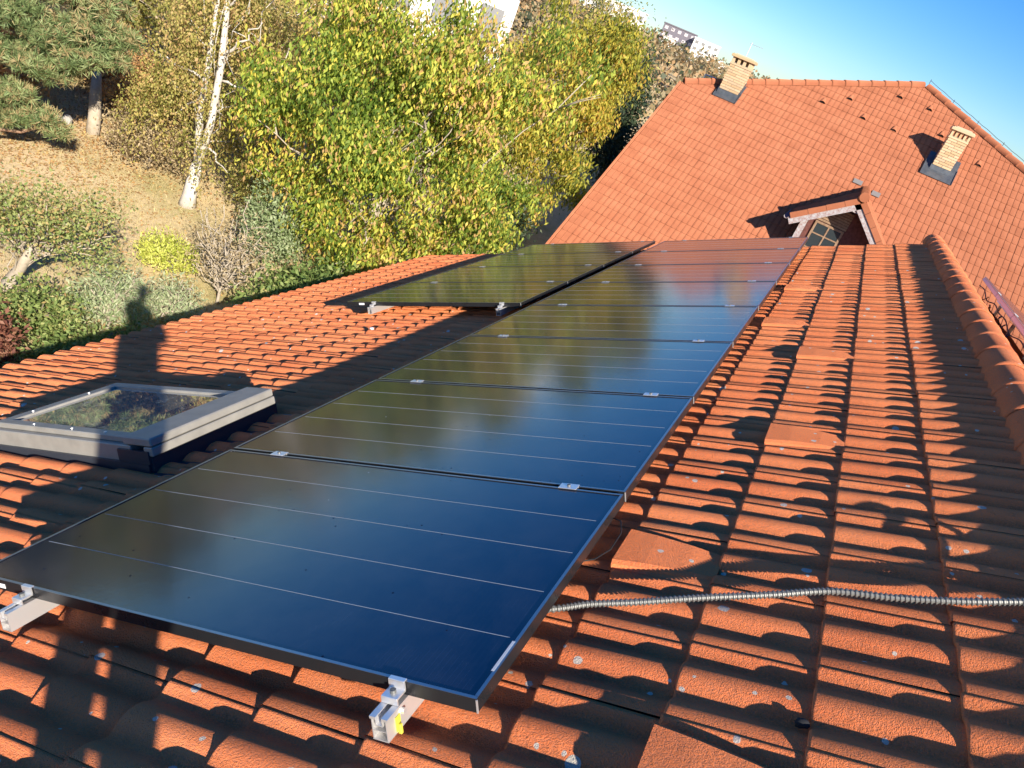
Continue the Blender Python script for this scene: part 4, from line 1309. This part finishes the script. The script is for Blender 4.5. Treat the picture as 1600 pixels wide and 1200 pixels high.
bt = [o for o in COL.objects if o.name == 'birch_tree'][0]
mb = MB()
gz = ground_z(-11.15, 10.64)
mb.tube([(-11.15, 10.64, gz - 0.05), (-11.14, 10.64, gz + 0.25), (-11.1, 10.66, gz + 0.9)], [0.19, 0.135, 0.11], 12)
mb.tube([(-11.1, 10.66, gz + 0.85), (-11.24, 10.66, gz + 1.7), (-11.30, 10.7, gz + 2.7), (-11.42, 10.8, gz + 4.0), (-11.6, 11.0, gz + 5.6)], [0.07, 0.062, 0.05, 0.035, 0.012], 10)
mb.tube([(-11.08, 10.67, gz + 0.85), (-11.02, 10.74, gz + 1.8), (-11.08, 10.8, gz + 2.8), (-11.25, 10.9, gz + 3.7), (-11.55, 11.1, gz + 4.6), (-11.5, 11.2, gz + 6.0)], [0.075, 0.07, 0.065, 0.052, 0.035, 0.012], 10)
for a, b, r_ in [((-11.28, 10.7, gz+2.5), (-12.3, 10.3, gz+2.7), .028), ((-11.24, 10.68, gz+2.2), (-11.9, 10.6, gz+1.6), .02), ((-10.98, 10.74, gz+1.3), (-10.45, 10.8, gz+1.0), .025), ((-11.05, 10.85, gz+2.6), (-10.1, 11.1, gz+2.7), .028), ((-10.2, 11.1, gz+2.66), (-9.95, 11.2, gz+3.7), .02),
                 ((-11.1, 10.85, gz+3.1), (-10.5, 11.0, gz+3.9), .035), ((-11.2, 10.9, gz+3.7), (-12.0, 10.8, gz+4.0), .026), ((-11.3, 10.95, gz+3.9), (-10.6, 11.2, gz+4.9), .026), ((-11.3, 10.75, gz+2.8), (-12.1, 10.9, gz+3.4), .02)]:
    limb(mb, a, b, r_, 0.007, 6, 0.4, int(abs(a[2]*1000 + b[0]*777)), 7)
mb.build('birch_stem', B_BIRCH, bt, smooth=True)
tree('birch_tree', (-13.2, 12.6), [(-13.2, 12.7, -1.6, 1.3, 1.2, 1.6), (-13.9, 12.6, -0.4, 1.4, 1.2, 1.3), (-12.6, 13.4, -0.6, 1.4, 1.2, 1.3)],
     700, 34, 0.06, L_BIRCH, B_BIRCH, 'slimmer birch behind the pine at the left, hanging olive twigs', 'birches on the lawn', 0.08, 0.5, 24, 0.8, 0.06, 0.55, 0.5, 0.3, 0.6, 6, strand=1.1)
tree('birch_tree', (-10.8, 13.9), [(-10.6, 13.9, -1.6, 1.5, 1.2, 1.6), (-11.2, 14.5, -0.4, 1.6, 1.4, 1.2), (-10.0, 14.2, -0.6, 1.4, 1.3, 1.2)],
     800, 34, 0.065, L_BIRCH, B_BIRCH, 'tan-leaved birch between the pale twin trunk and the yellow walnut', 'birches on the lawn', 0.09, 0.5, 24, 0.8, 0.06, 0.66, 0.5, 0.3, 0.6, 8, strand=1.1)


# ---- pines
def pine(base, plates, label, group, seed, trunk_r=0.22, lean=(0, 0), size=0.16, per=16, mtl=None, name='pine_tree'):
    rng = np.random.default_rng(seed); rr = random.Random(seed)
    bx, by = base; bz = ground_z(bx, by) - 0.05
    root = empty(name, (bx, by, bz)); tag(root, label, 'tree', group)
    mb = MB(); hi = max(p[2] for p in plates) + 0.5
    top = Vector((bx + lean[0], by + lean[1], hi))
    mb.tube([(bx, by, bz), Vector((bx, by, bz)).lerp(top, 0.5) + Vector((0.1, 0, 0)), top], [trunk_r * 1.2, trunk_r * 0.8, 0.05], 9)
    tuf = []
    for px, py, pz, rx_, ry_, rz_, n in plates:
        c = Vector((px, py, pz)); st = Vector((bx, by, bz)).lerp(top, min(0.98, max(0.1, (pz - 0.6 - bz) / (hi - bz))))
        limb(mb, st, c, 0.07, 0.02, 6, 0.3, seed + int(px * 100))
        d = rng.normal(size=(n, 3)); d /= np.linalg.norm(d, axis=1)[:, None]
        r_ = rng.random(n) ** 0.45
        pts = np.array([px, py, pz]) + d * r_[:, None] * np.array([rx_, ry_, rz_])
        tuf.append(pts)
        for i in range(0, n, 14):
            mb.tube([c, c.lerp(Vector(pts[i]), 0.6) + Vector((0, 0, -0.05)), Vector(pts[i])], [0.018, 0.01, 0.005], 4)
    mb.build('trunk', B_PINE, root, smooth=True)
    T_ = np.concatenate(tuf); n = len(T_)
    P = np.repeat(T_, per, axis=0)
    d = rng.normal(size=(n * per, 3)); ax = rng.normal(size=(n, 3)) * 0.6 + np.array([0.1, -0.2, 0.5]); ax /= np.linalg.norm(ax, axis=1)[:, None]
    d /= np.linalg.norm(d, axis=1)[:, None]
    d = d + np.repeat(ax, per, axis=0) * 0.9; d /= np.linalg.norm(d, axis=1)[:, None]
    s = np.cross(d, rng.normal(size=d.shape)); s /= np.linalg.norm(s, axis=1)[:, None]
    L = size * (0.7 + 0.5 * rng.random(n * per))
    wv = 0.007
    V_ = np.stack([P - s * wv * 0.6, P + d * L[:, None] * 0.6 - s * wv, P + d * L[:, None], P + d * L[:, None] * 0.5 + s * wv], axis=1)
    vv = np.clip(np.repeat(cvar(T_, 0.55, 0.8, 1.9, rng, seed), per) + rng.normal(size=n * per) * 0.12, 0, 0.93)
    ob('needles', quads('needles', V_, mtl or L_PINE, vv), root)
    return root


pine((-14.9, 9.0), [(-13.75, 8.6, -2.1, .55, .55, .28, 230), (-13.44, 8.99, -2.3, .6, .5, .26, 260), (-13.1, 9.45, -2.1, .55, .5, .24, 230), (-13.65, 8.7, -2.85, .6, .5, .24, 260), (-13.35, 9.1, -2.95, .5, .5, .22, 200), (-12.85, 9.73, -2.45, .55, .45, .22, 220),
      (-13.7, 8.6, -3.5, .5, .45, .2, 170), (-14.0, 8.9, -1.6, .9, .8, .4, 280), (-13.6, 9.8, -1.5, .9, .8, .4, 280), (-14.4, 8.2, -1.0, 1.0, .9, .5, 260), (-14.2, 9.6, -0.6, 1.0, .9, .5, 240), (-14.14, 8.0, -2.5, .7, .6, .3, 220), (-14.8, 9.0, 0.2, 1.0, .9, .5, 220), (-12.7, 9.93, -2.05, .4, .35, .2, 150), (-13.0, 9.2, -2.6, .45, .4, .2, 160), (-13.0, 9.7, -1.6, .6, .5, .3, 200)],
     'spreading green pine at the top left corner above the orange leaf litter', 'pines at the left', 21, 0.16)
pine((-14.6, 7.9), [(-13.7, 8.63, -3.95, .45, .4, .18, 220), (-13.44, 8.99, -3.85, .4, .35, .16, 190), (-13.9, 8.2, -3.75, .5, .4, .2, 200), (-13.2, 9.2, -4.05, .3, .3, .12, 90), (-14.1, 7.9, -3.4, .5, .4, .2, 200)],
     'low pine branches at the left edge shading the lawn', 'pines at the left', 22, 0.10)

# ---- shrubs
def shrub(name, x, y, rx_, ry_, rz_, zc, n, per, size, mtl, bm_, label, group=None, seed=1, droop=0.1, spread=0.10, cb=0.45, cs=0.45, nl=16, aspect=0.45, tr=0.03, shell=0.35, cat='shrub', lob=None):
    z = ground_z(x, y)
    L_ = lob or [(x, y, z + zc, rx_, ry_, rz_), (x + rx_ * 0.5, y + ry_ * 0.3, z + zc * 0.8, rx_ * 0.6, ry_ * 0.6, rz_ * 0.7), (x - rx_ * 0.5, y - ry_ * 0.2, z + zc * 0.85, rx_ * 0.6, ry_ * 0.6, rz_ * 0.75)]
    return tree(name, (x, y), L_, n, per, size, mtl, bm_, label, group, tr, 0.35, nl, droop, spread, cb, cs, shell, aspect, seed, cat)


shrub('apple_tree', -9.75, 5.95, 1.15, 1.0, 0.75, 1.75, 620, 12, 0.055, L_BUSH, B_PALE, 'small apple tree at the left edge with a short pale trunk', None, 31, 0.3, 0.13, 0.55, 0.5, 30, 0.5, 0.085, 0.3, 'tree',
      lob=[(-9.2, 5.6, -3.6, .5, .5, .38), (-8.9, 5.95, -3.45, .5, .45, .36), (-8.6, 6.3, -3.35, .38, .35, .3), (-9.5, 5.3, -3.5, .6, .5, .4), (-8.8, 6.2, -3.9, .34, .3, .35), (-8.5, 6.4, -3.9, .25, .25, .3)])
shrub('thuja_bush', -9.35, 8.5, 0.50, 0.50, 0.30, 0.34, 300, 12, 0.07, L_GOLD, B_BROWN, 'bright yellow-green dwarf conifer alone on the dry lawn', None, 32, -0.5, 0.055, 0.55, 0.5, 10, 0.30, 0.02)
shrub('bare_shrub', -8.15, 8.55, 0.75, 0.6, 0.8, 1.1, 330, 6, 0.06, L_DRY, B_PALE, 'nearly bare straw-coloured shrub right of the yellow-green bush', None, 33, 0.1, 0.12, 0.5, 0.4, 60, 0.3, 0.025)
shrub('green_shrub', -8.6, 10.1, 0.55, 0.5, 0.8, 1.0, 700, 10, 0.07, L_GREY, B_BROWN, 'grey-green bush at the foot of the yellow walnut', None, 34, 0.2, 0.09, 0.4, 0.5)
shrub('sumac_bush', -8.3, 6.5, 0.4, 0.7, 0.5, 0.55, 300, 11, 0.075, L_GREY, B_PALE, 'pale green leafy stems just beyond the eaves below the apple tree', 'shrubs along the eaves', 35, 0.3, 0.10, 0.5, 0.5, 26, 0.28)
shrub('sumac_bush', -8.0, 7.4, 0.35, 0.4, 0.4, 0.4, 220, 10, 0.07, L_GREY, B_PALE, 'low pale green bush in front of the bare shrub', 'shrubs along the eaves', 36, 0.2, 0.1, 0.6, 0.5, 20, 0.28)
shrub('laurel_bush', -8.6, 5.5, 0.5, 0.6, 0.4, 0.4, 420, 9, 0.075, L_BUSH, B_BROWN, 'dense mid-green bush at the left edge over the eaves', 'shrubs along the eaves', 37, 0.2, 0.11, 0.4, 0.5)
shrub('red_bush', -8.25, 4.5, 0.40, 0.45, 0.40, 0.45, 420, 10, 0.075, L_RED, B_BROWN, 'small reddish bush at the left edge above the tiles', None, 38, 0.1, 0.08, 0.5, 0.5)
shrub('laurel_bush', -7.6, 5.6, 0.4, 1.2, 0.28, 0.22, 520, 9, 0.075, L_BUSH, B_BROWN, 'dark low hedge growing in the shade below the eaves', 'shrubs along the eaves', 39, 0.2, 0.10, 0.25, 0.4)
shrub('laurel_bush', -6.9, 9.5, 0.8, 1.6, 0.7, 0.5, 900, 10, 0.10, L_BUSH, B_BROWN, 'shaded green bush under the yellow walnut at the eaves', 'shrubs along the eaves', 40, 0.2, 0.11, 0.2, 0.4)
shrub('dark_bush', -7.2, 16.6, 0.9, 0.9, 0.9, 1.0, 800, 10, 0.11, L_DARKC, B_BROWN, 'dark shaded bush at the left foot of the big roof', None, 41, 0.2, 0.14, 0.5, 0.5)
shrub('dry_bush', -12.7, 11.0, 0.9, 0.8, 0.55, 0.7, 800, 10, 0.06, L_DRY, B_BROWN, 'brown dry bush left of the pale birch trunk', None, 42, 0.2, 0.12, 0.6, 0.6)
shrub('dry_bush', -10.1, 11.8, 0.8, 0.8, 0.8, 0.8, 900, 10, 0.06, L_BIRCH, B_BROWN, 'olive undergrowth right of the pale birch trunk', None, 43, 0.3, 0.12, 0.35, 0.5)
shrub('dry_bush', -14.4, 12.6, 1.5, 1.0, 0.7, 0.6, 900, 10, 0.07, L_LITTER, B_BROWN, 'rusty orange bush behind the pine branches', None, 44, 0.2, 0.14, 0.6, 0.6)

for i, (x, y, m_, lb) in enumerate([(-17.0, 10.5, L_LITTER, 'rusty undergrowth behind the pine trunk'), (-18.0, 12.5, L_DRY, 'straw-coloured undergrowth up the slope behind the pine'), (-16.3, 13.0, L_LITTER, 'orange-brown undergrowth between pine and birches'), (-15.2, 14.6, L_DRY, 'dry undergrowth behind the slimmer birch'), (-17.6, 8.4, L_BUSH, 'green undergrowth behind the pine at the frame corner')]):
    shrub('dry_bush', x, y, 1.3, 1.1, 0.9, 0.8, 800, 10, 0.08, m_, B_BROWN, lb, 'undergrowth up the slope', 150 + i, 0.2, 0.15, 0.5, 0.6)
# log and stones beside the pine
mb = MB(); z = ground_z(-14.4, 11.1)
mb.tube([(-14.35, 10.95, z - 0.1), (-14.4, 11.0, z + 0.35), (-14.62, 11.15, z + 0.75), (-14.95, 11.4, z + 1.1)], [0.15, 0.13, 0.12, 0.09], 10)
tag(mb.build('tree_stump', B_PALE, smooth=True), 'pale broken trunk leaning on the leaf litter below the pine', 'tree stump')
STONE = plaster('pale_limestone', (0.26, 0.25, 0.23), (0.38, 0.36, 0.33))
for i, (x, y, r_) in enumerate([(-14.7, 10.35, 0.16), (-14.75, 10.62, 0.13), (-14.72, 10.1, 0.12), (-14.65, 9.9, 0.1)]):
    bm = bmesh.new(); bmesh.ops.create_icosphere(bm, subdivisions=2, radius=r_)
    rr = random.Random(i)
    for v in bm.verts: v.co *= rr.uniform(0.8, 1.15)
    d = bpy.data.meshes.new('stone'); bm.to_mesh(d); bm.free(); d.materials.append(STONE)
    tag(ob('stone', d, None, Matrix.Translation((x, y, ground_z(x, y) + r_ * 0.6)) @ Matrix.Diagonal((1, 1, 1.2, 1))), ['tallest pale stone in the row below the pine', 'pale stone beside the leaning trunk', 'middle pale stone of the row below the pine', 'smallest pale stone, farthest from the leaning trunk'][i], 'stone', 'pale stones below the pine')

# ---- background trees behind the birches and walnuts
bgt = [(-17, 16, 2.6, 'dry', 3.2), (-13.5, 19, 2.4, 'dark', 4.0), (-19.5, 21, 3.0, 'dry', 4.4), (-10.5, 24, 2.6, 'dry', 4.6), (-19.0, 24.5, 3.0, 'olive', 4.0), (-8.2, 28, 2.2, 'dark', 5.6), (-22, 13, 3.2, 'olive', 4.5), (-26, 18, 4.0, 'dark', 5.0),
       (-20, 30, 3.6, 'dry', 6.0), (-11.5, 33, 2.8, 'olive', 6.2), (-27, 26, 4.0, 'dry', 6.0), (-14.5, 38, 3.0, 'dark', 6.8), (-19, 9, 2.8, 'dark', 3.6), (-24, 7, 3.5, 'red', 4.2), (-17.5, 4.5, 2.4, 'olive', 4.0), (-28, 3, 4.0, 'dark', 5.5), (-20, -1, 3.2, 'olive', 4.6), (-19.5, 15.5, 2.4, 'olive', 3.0), (-18.2, 18.5, 2.2, 'dark', 4.0), (-21.5, 18.0, 2.6, 'dry', 3.6), (-22, 11.5, 2.4, 'dark', 3.4)]
kinds = {'dry': (L_DRY, B_PALE, 'bare_tree', 'thin straw-brown tree'), 'dark': (L_DARKC, B_BROWN, 'conifer_tree', 'dark conifer'), 'olive': (L_BIRCH, B_BROWN, 'broadleaf_tree', 'olive-brown broadleaf tree'), 'red': (L_RED, B_BROWN, 'maple_tree', 'red-leaved tree')}
where = ['behind the pine at the upper left', 'directly behind the yellow walnut', 'far behind the birches', 'between the two walnuts in the background', 'behind the tan birch', 'left of the far apartment blocks',
         'beyond the left frame edge behind the pine', 'deep behind the pine', 'behind the white house front', 'behind the olive-gold tree', 'far up the slope behind the birches', 'far up the slope behind the walnuts', 'left of the pine outside the picture', 'left of the picture in the garden', 'at the left end of the lawn outside the picture', 'farthest left up the slope', 'left of the house beyond the eaves', 'up the slope left of the birch trunks', 'up the slope behind the slimmer birch', 'high behind the slimmer birch', 'high behind the pine at the frame corner']
for i, (x, y, r_, kd, h_) in enumerate(bgt):
    z = ground_z(x, y); L_, B_, nm, lb = kinds[kd]
    if kd == 'dark':
        lob = [(x, y, z + h_ * f, r_ * (1.05 - f) * 0.62, r_ * (1.05 - f) * 0.62, h_ * 0.16) for f in (0.25, 0.4, 0.55, 0.7, 0.85, 1.0)]
    else:
        lob = [(x, y, z + h_ * 0.62, r_ * 0.8, r_ * 0.8, h_ * 0.42), (x + r_ * 0.35, y, z + h_ * 0.5, r_ * 0.6, r_ * 0.6, h_ * 0.3), (x - r_ * 0.3, y + r_ * 0.2, z + h_ * 0.8, r_ * 0.55, r_ * 0.55, h_ * 0.3)]
    tree(nm, (x, y), lob, 700 if kd != 'dry' else 420, 12 if kd != 'dry' else 7, 0.13 if kd != 'dry' else 0.10, L_, B_, '%s %s' % (lb, where[i]), 'background trees', 0.10, 0.5, 40 if kd == 'dry' else 14, 0.2, 0.22, 0.5, 0.6, 0.3, 0.5, 60 + i, sc=0.7)

# ---- hillside woods far off (one mass)
rng = np.random.default_rng(99)
Q = []; C_ = []
for i in range(1500):
    az = R(rng.uniform(-72, -3)); r_ = 45 * (560 / 45) ** (rng.random() ** 0.8)
    x, y = r_ * math.sin(az), r_ * math.cos(az); z = ground_z(x, y)
    s_ = (1.2 + 0.0055 * r_) * rng.uniform(0.6, 1.35); k = 46
    d = rng.normal(size=(k, 3)); d /= np.linalg.norm(d, axis=1)[:, None]
    Pp = np.array([x, y, z + s_ * 0.9]) + d * np.array([s_, s_, s_ * 0.95]) * rng.random((k, 1)) ** 0.4
    Q.append(leaves(Pp, 0.30 + 0.0016 * r_ * 1.2, 0.1, 0.8, 0.2, 0.3, rng, d))
    hi_ = 1.0 if r_ > 330 else 0
    C_.append(np.clip(np.full(k, rng.choice([0.15, 0.45, 0.6, 0.75, 0.9]) - 0.4 * hi_) + rng.normal(size=k) * 0.12, 0, 1))
L_HILL = leaf_mat('hill_scrub', [(0, (0.035, 0.05, 0.028)), (0.25, (0.10, 0.11, 0.05)), (0.5, (0.25, 0.20, 0.11)), (0.75, (0.36, 0.27, 0.15)), (1, (0.36, 0.22, 0.10))], 0.2)
hw = ob('hillside_woods', quads('hillside_woods', np.concatenate(Q), L_HILL, np.concatenate(C_)))
tag(hw, 'scrubby autumn woods covering the far hillside', kind='stuff')

# ---- ground cover
rng = np.random.default_rng(5)
n = 60000
xx = rng.uniform(-17, -6.3, n); yy_ = rng.uniform(2.5, 15, n)
zz_ = np.array([ground_z(a, b) for a, b in zip(xx, yy_)])
P = np.stack([xx, yy_, zz_ - 0.01], axis=1)
V_ = leaves(P, 0.065, -1.0, 0.13, 0, 0.35, rng)
gr_ = ob('lawn_grass', quads('lawn_grass', V_, L_GRASS, cvar(P, 0.5, 0.5, 0.8, rng, 4))); tag(gr_, 'short dry grass blades on the tan lawn', kind='stuff')
n = 9000
xx = np.concatenate([rng.normal(-14.2, 1.3, n // 2), rng.uniform(-16, -7.5, n // 2)]); yy_ = np.concatenate([rng.normal(10.2, 1.6, n // 2), rng.uniform(5, 14, n // 2)])
zz_ = np.array([ground_z(a, b) for a, b in zip(xx, yy_)])
P = np.stack([xx, yy_, zz_ + 0.015], axis=1)
d = rng.normal(size=(n, 3)); d[:, 2] *= 0.25; d /= np.linalg.norm(d, axis=1)[:, None]
s = np.cross(d, np.array([0, 0, 1.0]) + rng.normal(size=(n, 3)) * 0.2); s /= np.linalg.norm(s, axis=1)[:, None]
V_ = np.stack([P, P + d * 0.03 + s * 0.02, P + d * 0.065, P + d * 0.03 - s * 0.02], axis=1)
lf_ = ob('fallen_leaves', quads('fallen_leaves', V_, L_LITTER, rng.random(n))); tag(lf_, 'orange fallen leaves scattered under the pine and across the lawn', kind='stuff')

# ------------------------------------------------------------------ far buildings
def block(name, cx, cy, wd, dp, h, az, wall_m, win_m, floors, cols, label, frame_m=None, roof=None):
    z = ground_z(cx, cy)
    T = Matrix.Translation((cx, cy, z - 0.5)) @ Matrix.Rotation(-az, 4, 'Z')
    root = empty(name, None, mw=T); tag(root, label, 'building', 'far buildings')
    mb = MB(); mb.box(-wd/2, wd/2, -dp/2, dp/2, 0, h); mb.build('wall', wall_m, root, T)
    mb = MB(); mb.box(-wd/2 - 0.3, wd/2 + 0.3, -dp/2 - 0.3, dp/2 + 0.3, h + 0.01, h + 0.5); mb.build('roof', roof or WHITE, root, T)
    wm = MB(); ww = wd / cols * 0.5; wh = h / floors * 0.45
    wm.box(0, ww, -0.12, 0.02, 0, wh); W_ = wm.mesh('window', win_m)
    for f in range(floors):
        for c in range(cols):
            ob('window', W_, root, T @ Matrix.Translation((-wd/2 + wd * (c + 0.25) / cols, -dp/2, h * (f + 0.3) / floors)))
    return root
GREYW = mat('dark_grey_render', (0.15, 0.14, 0.17), 0.9)[0]
WHT = plaster('white_render', (0.72, 0.70, 0.66), (0.80, 0.78, 0.74))
WDK = mat('dark_window', (0.22, 0.22, 0.22), 0.4)[0]
WLT = mat('pale_balcony', (0.46, 0.43, 0.45), 0.7)[0]
def polar(azd, r_): return r_ * math.sin(R(azd)) + 0.15, r_ * math.cos(R(azd)) - 1.2
x, y = polar(-14.75, 420); block('apartment_building', x, y, 17, 12, 12.5, R(-14.7), GREYW, WLT, 4, 5, 'dark grey apartment block with pale balconies on the far hill', None, GREYW)
x, y = polar(-12.75, 415); block('apartment_building', x, y, 13, 12, 11.5, R(-12.7), WHT, WDK, 4, 4, 'white apartment block next to the dark grey one on the far hill')
x, y = polar(-19.3, 300); block('apartment_building', x, y, 22, 10, 9.5, R(-19), WHT, WDK, 3, 6, 'long white building half hidden by the walnut top')
x, y = polar(-31.6, 33); block('white_house', x, y, 6.5, 5, 5.2, R(-32), WHT, WDK, 2, 4, 'white house front showing through the top of the yellow walnut')
x, y = polar(-15.2, 300); mb = MB(); mb.box(x - 2, x + 2, y - 2, y + 2, ground_z(x, y), ground_z(x, y) + 5.5); mb.box(x - 2.3, x + 2.3, y - 2.3, y + 2.3, ground_z(x, y) + 5.51, ground_z(x, y) + 5.8)
tag(mb.build('hillside_house', WHT), 'tiny white house on the far scrub slope', 'house')
x, y = polar(-11.4, 240); mb = MB(); mb.box(x - 1.0, x + 1.0, y - 1.5, y + 1.5, ground_z(x, y), ground_z(x, y) + 3.6); mb.prism([(x - 1.2, ground_z(x, y) + 3.61), (x + 1.2, ground_z(x, y) + 3.61), (x, ground_z(x, y) + 4.6)], y - 1.6, y + 1.6)
tag(mb.build('hillside_shed', WHT), 'small white shed on the slope left of the left chimney', 'shed')

# ------------------------------------------------------------------ the photographer, whose shadow falls over the roof
def skin_chain(P, E, Rr, lv=2):
    d = bpy.data.meshes.new('sk'); d.from_pydata([tuple(p) for p in P], E, [])
    o = bpy.data.objects.new('sk', d); COL.objects.link(o)
    md = o.modifiers.new('s', 'SKIN'); md.use_smooth_shade = True
    for i, r_ in enumerate(Rr): 
        d.skin_vertices[0].data[i].radius = r_ if isinstance(r_, tuple) else (r_, r_)
        d.skin_vertices[0].data[i].use_root = (i == 0)
    sb = o.modifiers.new('b', 'SUBSURF'); sb.levels = lv; sb.render_levels = lv
    dg = bpy.context.evaluated_depsgraph_get()
    m2 = bpy.data.meshes.new_from_object(o.evaluated_get(dg))
    bpy.data.objects.remove(o)
    return m2


def roofz(x): # tile top under world x
    u = (x + 0.4558 * (BASE_N + 0.05)) / 0.8901
    return rp(u, 0, BASE_N + 0.048).z
FX, FY = 0.52, -1.52
fl_, fr_ = Vector((FX - 0.13, FY + 0.02, roofz(FX - 0.13) + 0.05)), Vector((FX + 0.14, FY - 0.05, roofz(FX + 0.14) + 0.05))
H0 = roofz(FX)
def pp(dx, dy, h): return Vector((FX + dx, FY + dy, H0 + h))
Pb = [pp(0, 0, 0.93), pp(0, -0.01, 1.10), pp(-0.02, -0.02, 1.30), pp(-0.04, 0.0, 1.44), pp(-0.05, 0.02, 1.53), pp(-0.07, 0.05, 1.62), pp(-0.08, 0.06, 1.71),
      pp(-0.10, 0.01, 0.88), pp(-0.12, 0.03, 0.50), fl_ + Vector((0, 0, 0.05)), fl_ + Vector((-0.03, 0.14, 0)),
      pp(0.10, -0.01, 0.88), pp(0.12, 0.0, 0.55), fr_ + Vector((0, 0, 0.05)), fr_ + Vector((0.0, 0.15, 0)),
      pp(-0.21, 0.0, 1.42), pp(-0.34, 0.06, 1.20), Vector((CAM.x - 0.085, CAM.y - 0.075, CAM.z - 0.055)),
      pp(0.15, -0.01, 1.42), pp(0.20, 0.06, 1.20), Vector((CAM.x + 0.105, CAM.y - 0.05, CAM.z - 0.035))]
Eb = [(0, 1), (1, 2), (2, 3), (3, 4), (4, 5), (5, 6), (0, 7), (7, 8), (8, 9), (9, 10), (0, 11), (11, 12), (12, 13), (13, 14), (3, 15), (15, 16), (16, 17), (3, 18), (18, 19), (19, 20)]
Rb_ = [(0.19, 0.15), (0.20, 0.16), (0.215, 0.165), (0.15, 0.12), 0.055, (0.082, 0.095), (0.07, 0.085), 0.105, 0.075, 0.055, 0.045, 0.105, 0.075, 0.055, 0.045, 0.085, 0.065, 0.032, 0.085, 0.065, 0.032]
bm_ = skin_chain(Pb, Eb, Rb_)
JAC = mat('red_jacket', (0.38, 0.03, 0.03), 0.8)[0]; TRO = mat('dark_trousers', (0.03, 0.035, 0.05), 0.85)[0]; SKN = mat('skin', (0.50, 0.30, 0.21), 0.55)[0]; HAIR = mat('brown_hair', (0.05, 0.03, 0.02), 0.7)[0]; SHOE = mat('work_shoe', (0.02, 0.02, 0.02), 0.6)[0]
for q in (JAC, TRO, SKN, SHOE): bm_.materials.append(q)
for pgn in bm_.polygons:
    c = pgn.center; h_ = c.z - H0
    i = 0 if h_ > 0.90 else 1
    if h_ > 1.50: i = 2
    if (c - Pb[17]).length < 0.05 or (c - Pb[20]).length < 0.05: i = 2
    if c.z < roofz(c.x) + 0.13: i = 3
    pgn.material_index = i; pgn.use_smooth = True
person = ob('person', bm_)
tag(person, 'person in a red jacket standing on the tiles behind the camera holding a phone', 'person')
# hair, face, fingers
bm = bmesh.new(); bmesh.ops.create_uvsphere(bm, u_segments=16, v_segments=10, radius=1)
d = bpy.data.meshes.new('hair'); 
for v in list(bm.verts):
    if v.co.z < -0.15 and v.co.y > -0.2: bm.verts.remove(v)
bm.to_mesh(d); bm.free(); d.materials.append(HAIR); d.polygons.foreach_set('use_smooth', [True] * len(d.polygons))
ob('hair', d, person, Matrix.Translation(Pb[6] + Vector((0.01, -0.015, -0.02))) @ Matrix.Diagonal((0.088, 0.105, 0.12, 1)))
mb = MB()
hc = Pb[5]
mb.tube([hc + Vector((-0.02, 0.085, 0.03)), hc + Vector((-0.025, 0.118, -0.005)), hc + Vector((-0.022, 0.095, -0.012))], [0.008, 0.014, 0.008], 8)
mb.build('nose', SKN, person, smooth=True)
for sx in (-0.036, 0.03):
    mb = MB(); mb.tube([hc + Vector((sx - 0.02, 0.088, 0.032)), hc + Vector((sx - 0.02, 0.094, 0.032))], 0.010, 10); mb.build('eye', mat('eye', (0.05, 0.04, 0.03), 0.2)[0], person)
mb = MB(); mb.tube([hc + Vector((-0.045, 0.088, -0.045)), hc + Vector((-0.02, 0.097, -0.047)), hc + Vector((0.005, 0.09, -0.045))], [0.003, 0.006, 0.003], 8); mb.build('mouth', mat('lips', (0.36, 0.13, 0.10), 0.5)[0], person, smooth=True)
for hand, sg in ((Pb[17], 1), (Pb[20], -1)):
    for k in range(5):
        st = hand + Vector((0.0, 0.0, 0.012 * (k - 2)))
        if k == 4: Q_ = [hand, hand + cr * (0.02 * sg) - cf * 0.028 + cu * 0.02, hand + cr * (0.045 * sg) - cf * 0.025 + cu * 0.03]
        else: Q_ = [st, st + cr * (0.022 * sg) + cf * 0.004, st + cr * (0.045 * sg) - cf * 0.002 + cu * 0.002 * k, st + cr * ((0.060 - 0.004 * abs(k - 1)) * sg) - cf * 0.010]
        mb = MB(); mb.tube(Q_, [0.0095, 0.009, 0.0078, 0.006][:len(Q_)], 8); mb.build('finger', SKN, person, smooth=True)
T = cam.matrix_world.copy()
mb = MB(); mb.box(-0.125, 0.035, -0.062, 0.012, 0.006, 0.014, bev=0.003)
tag(mb.build('smartphone', RUB, None, T), 'black smartphone held up in both hands', 'phone')
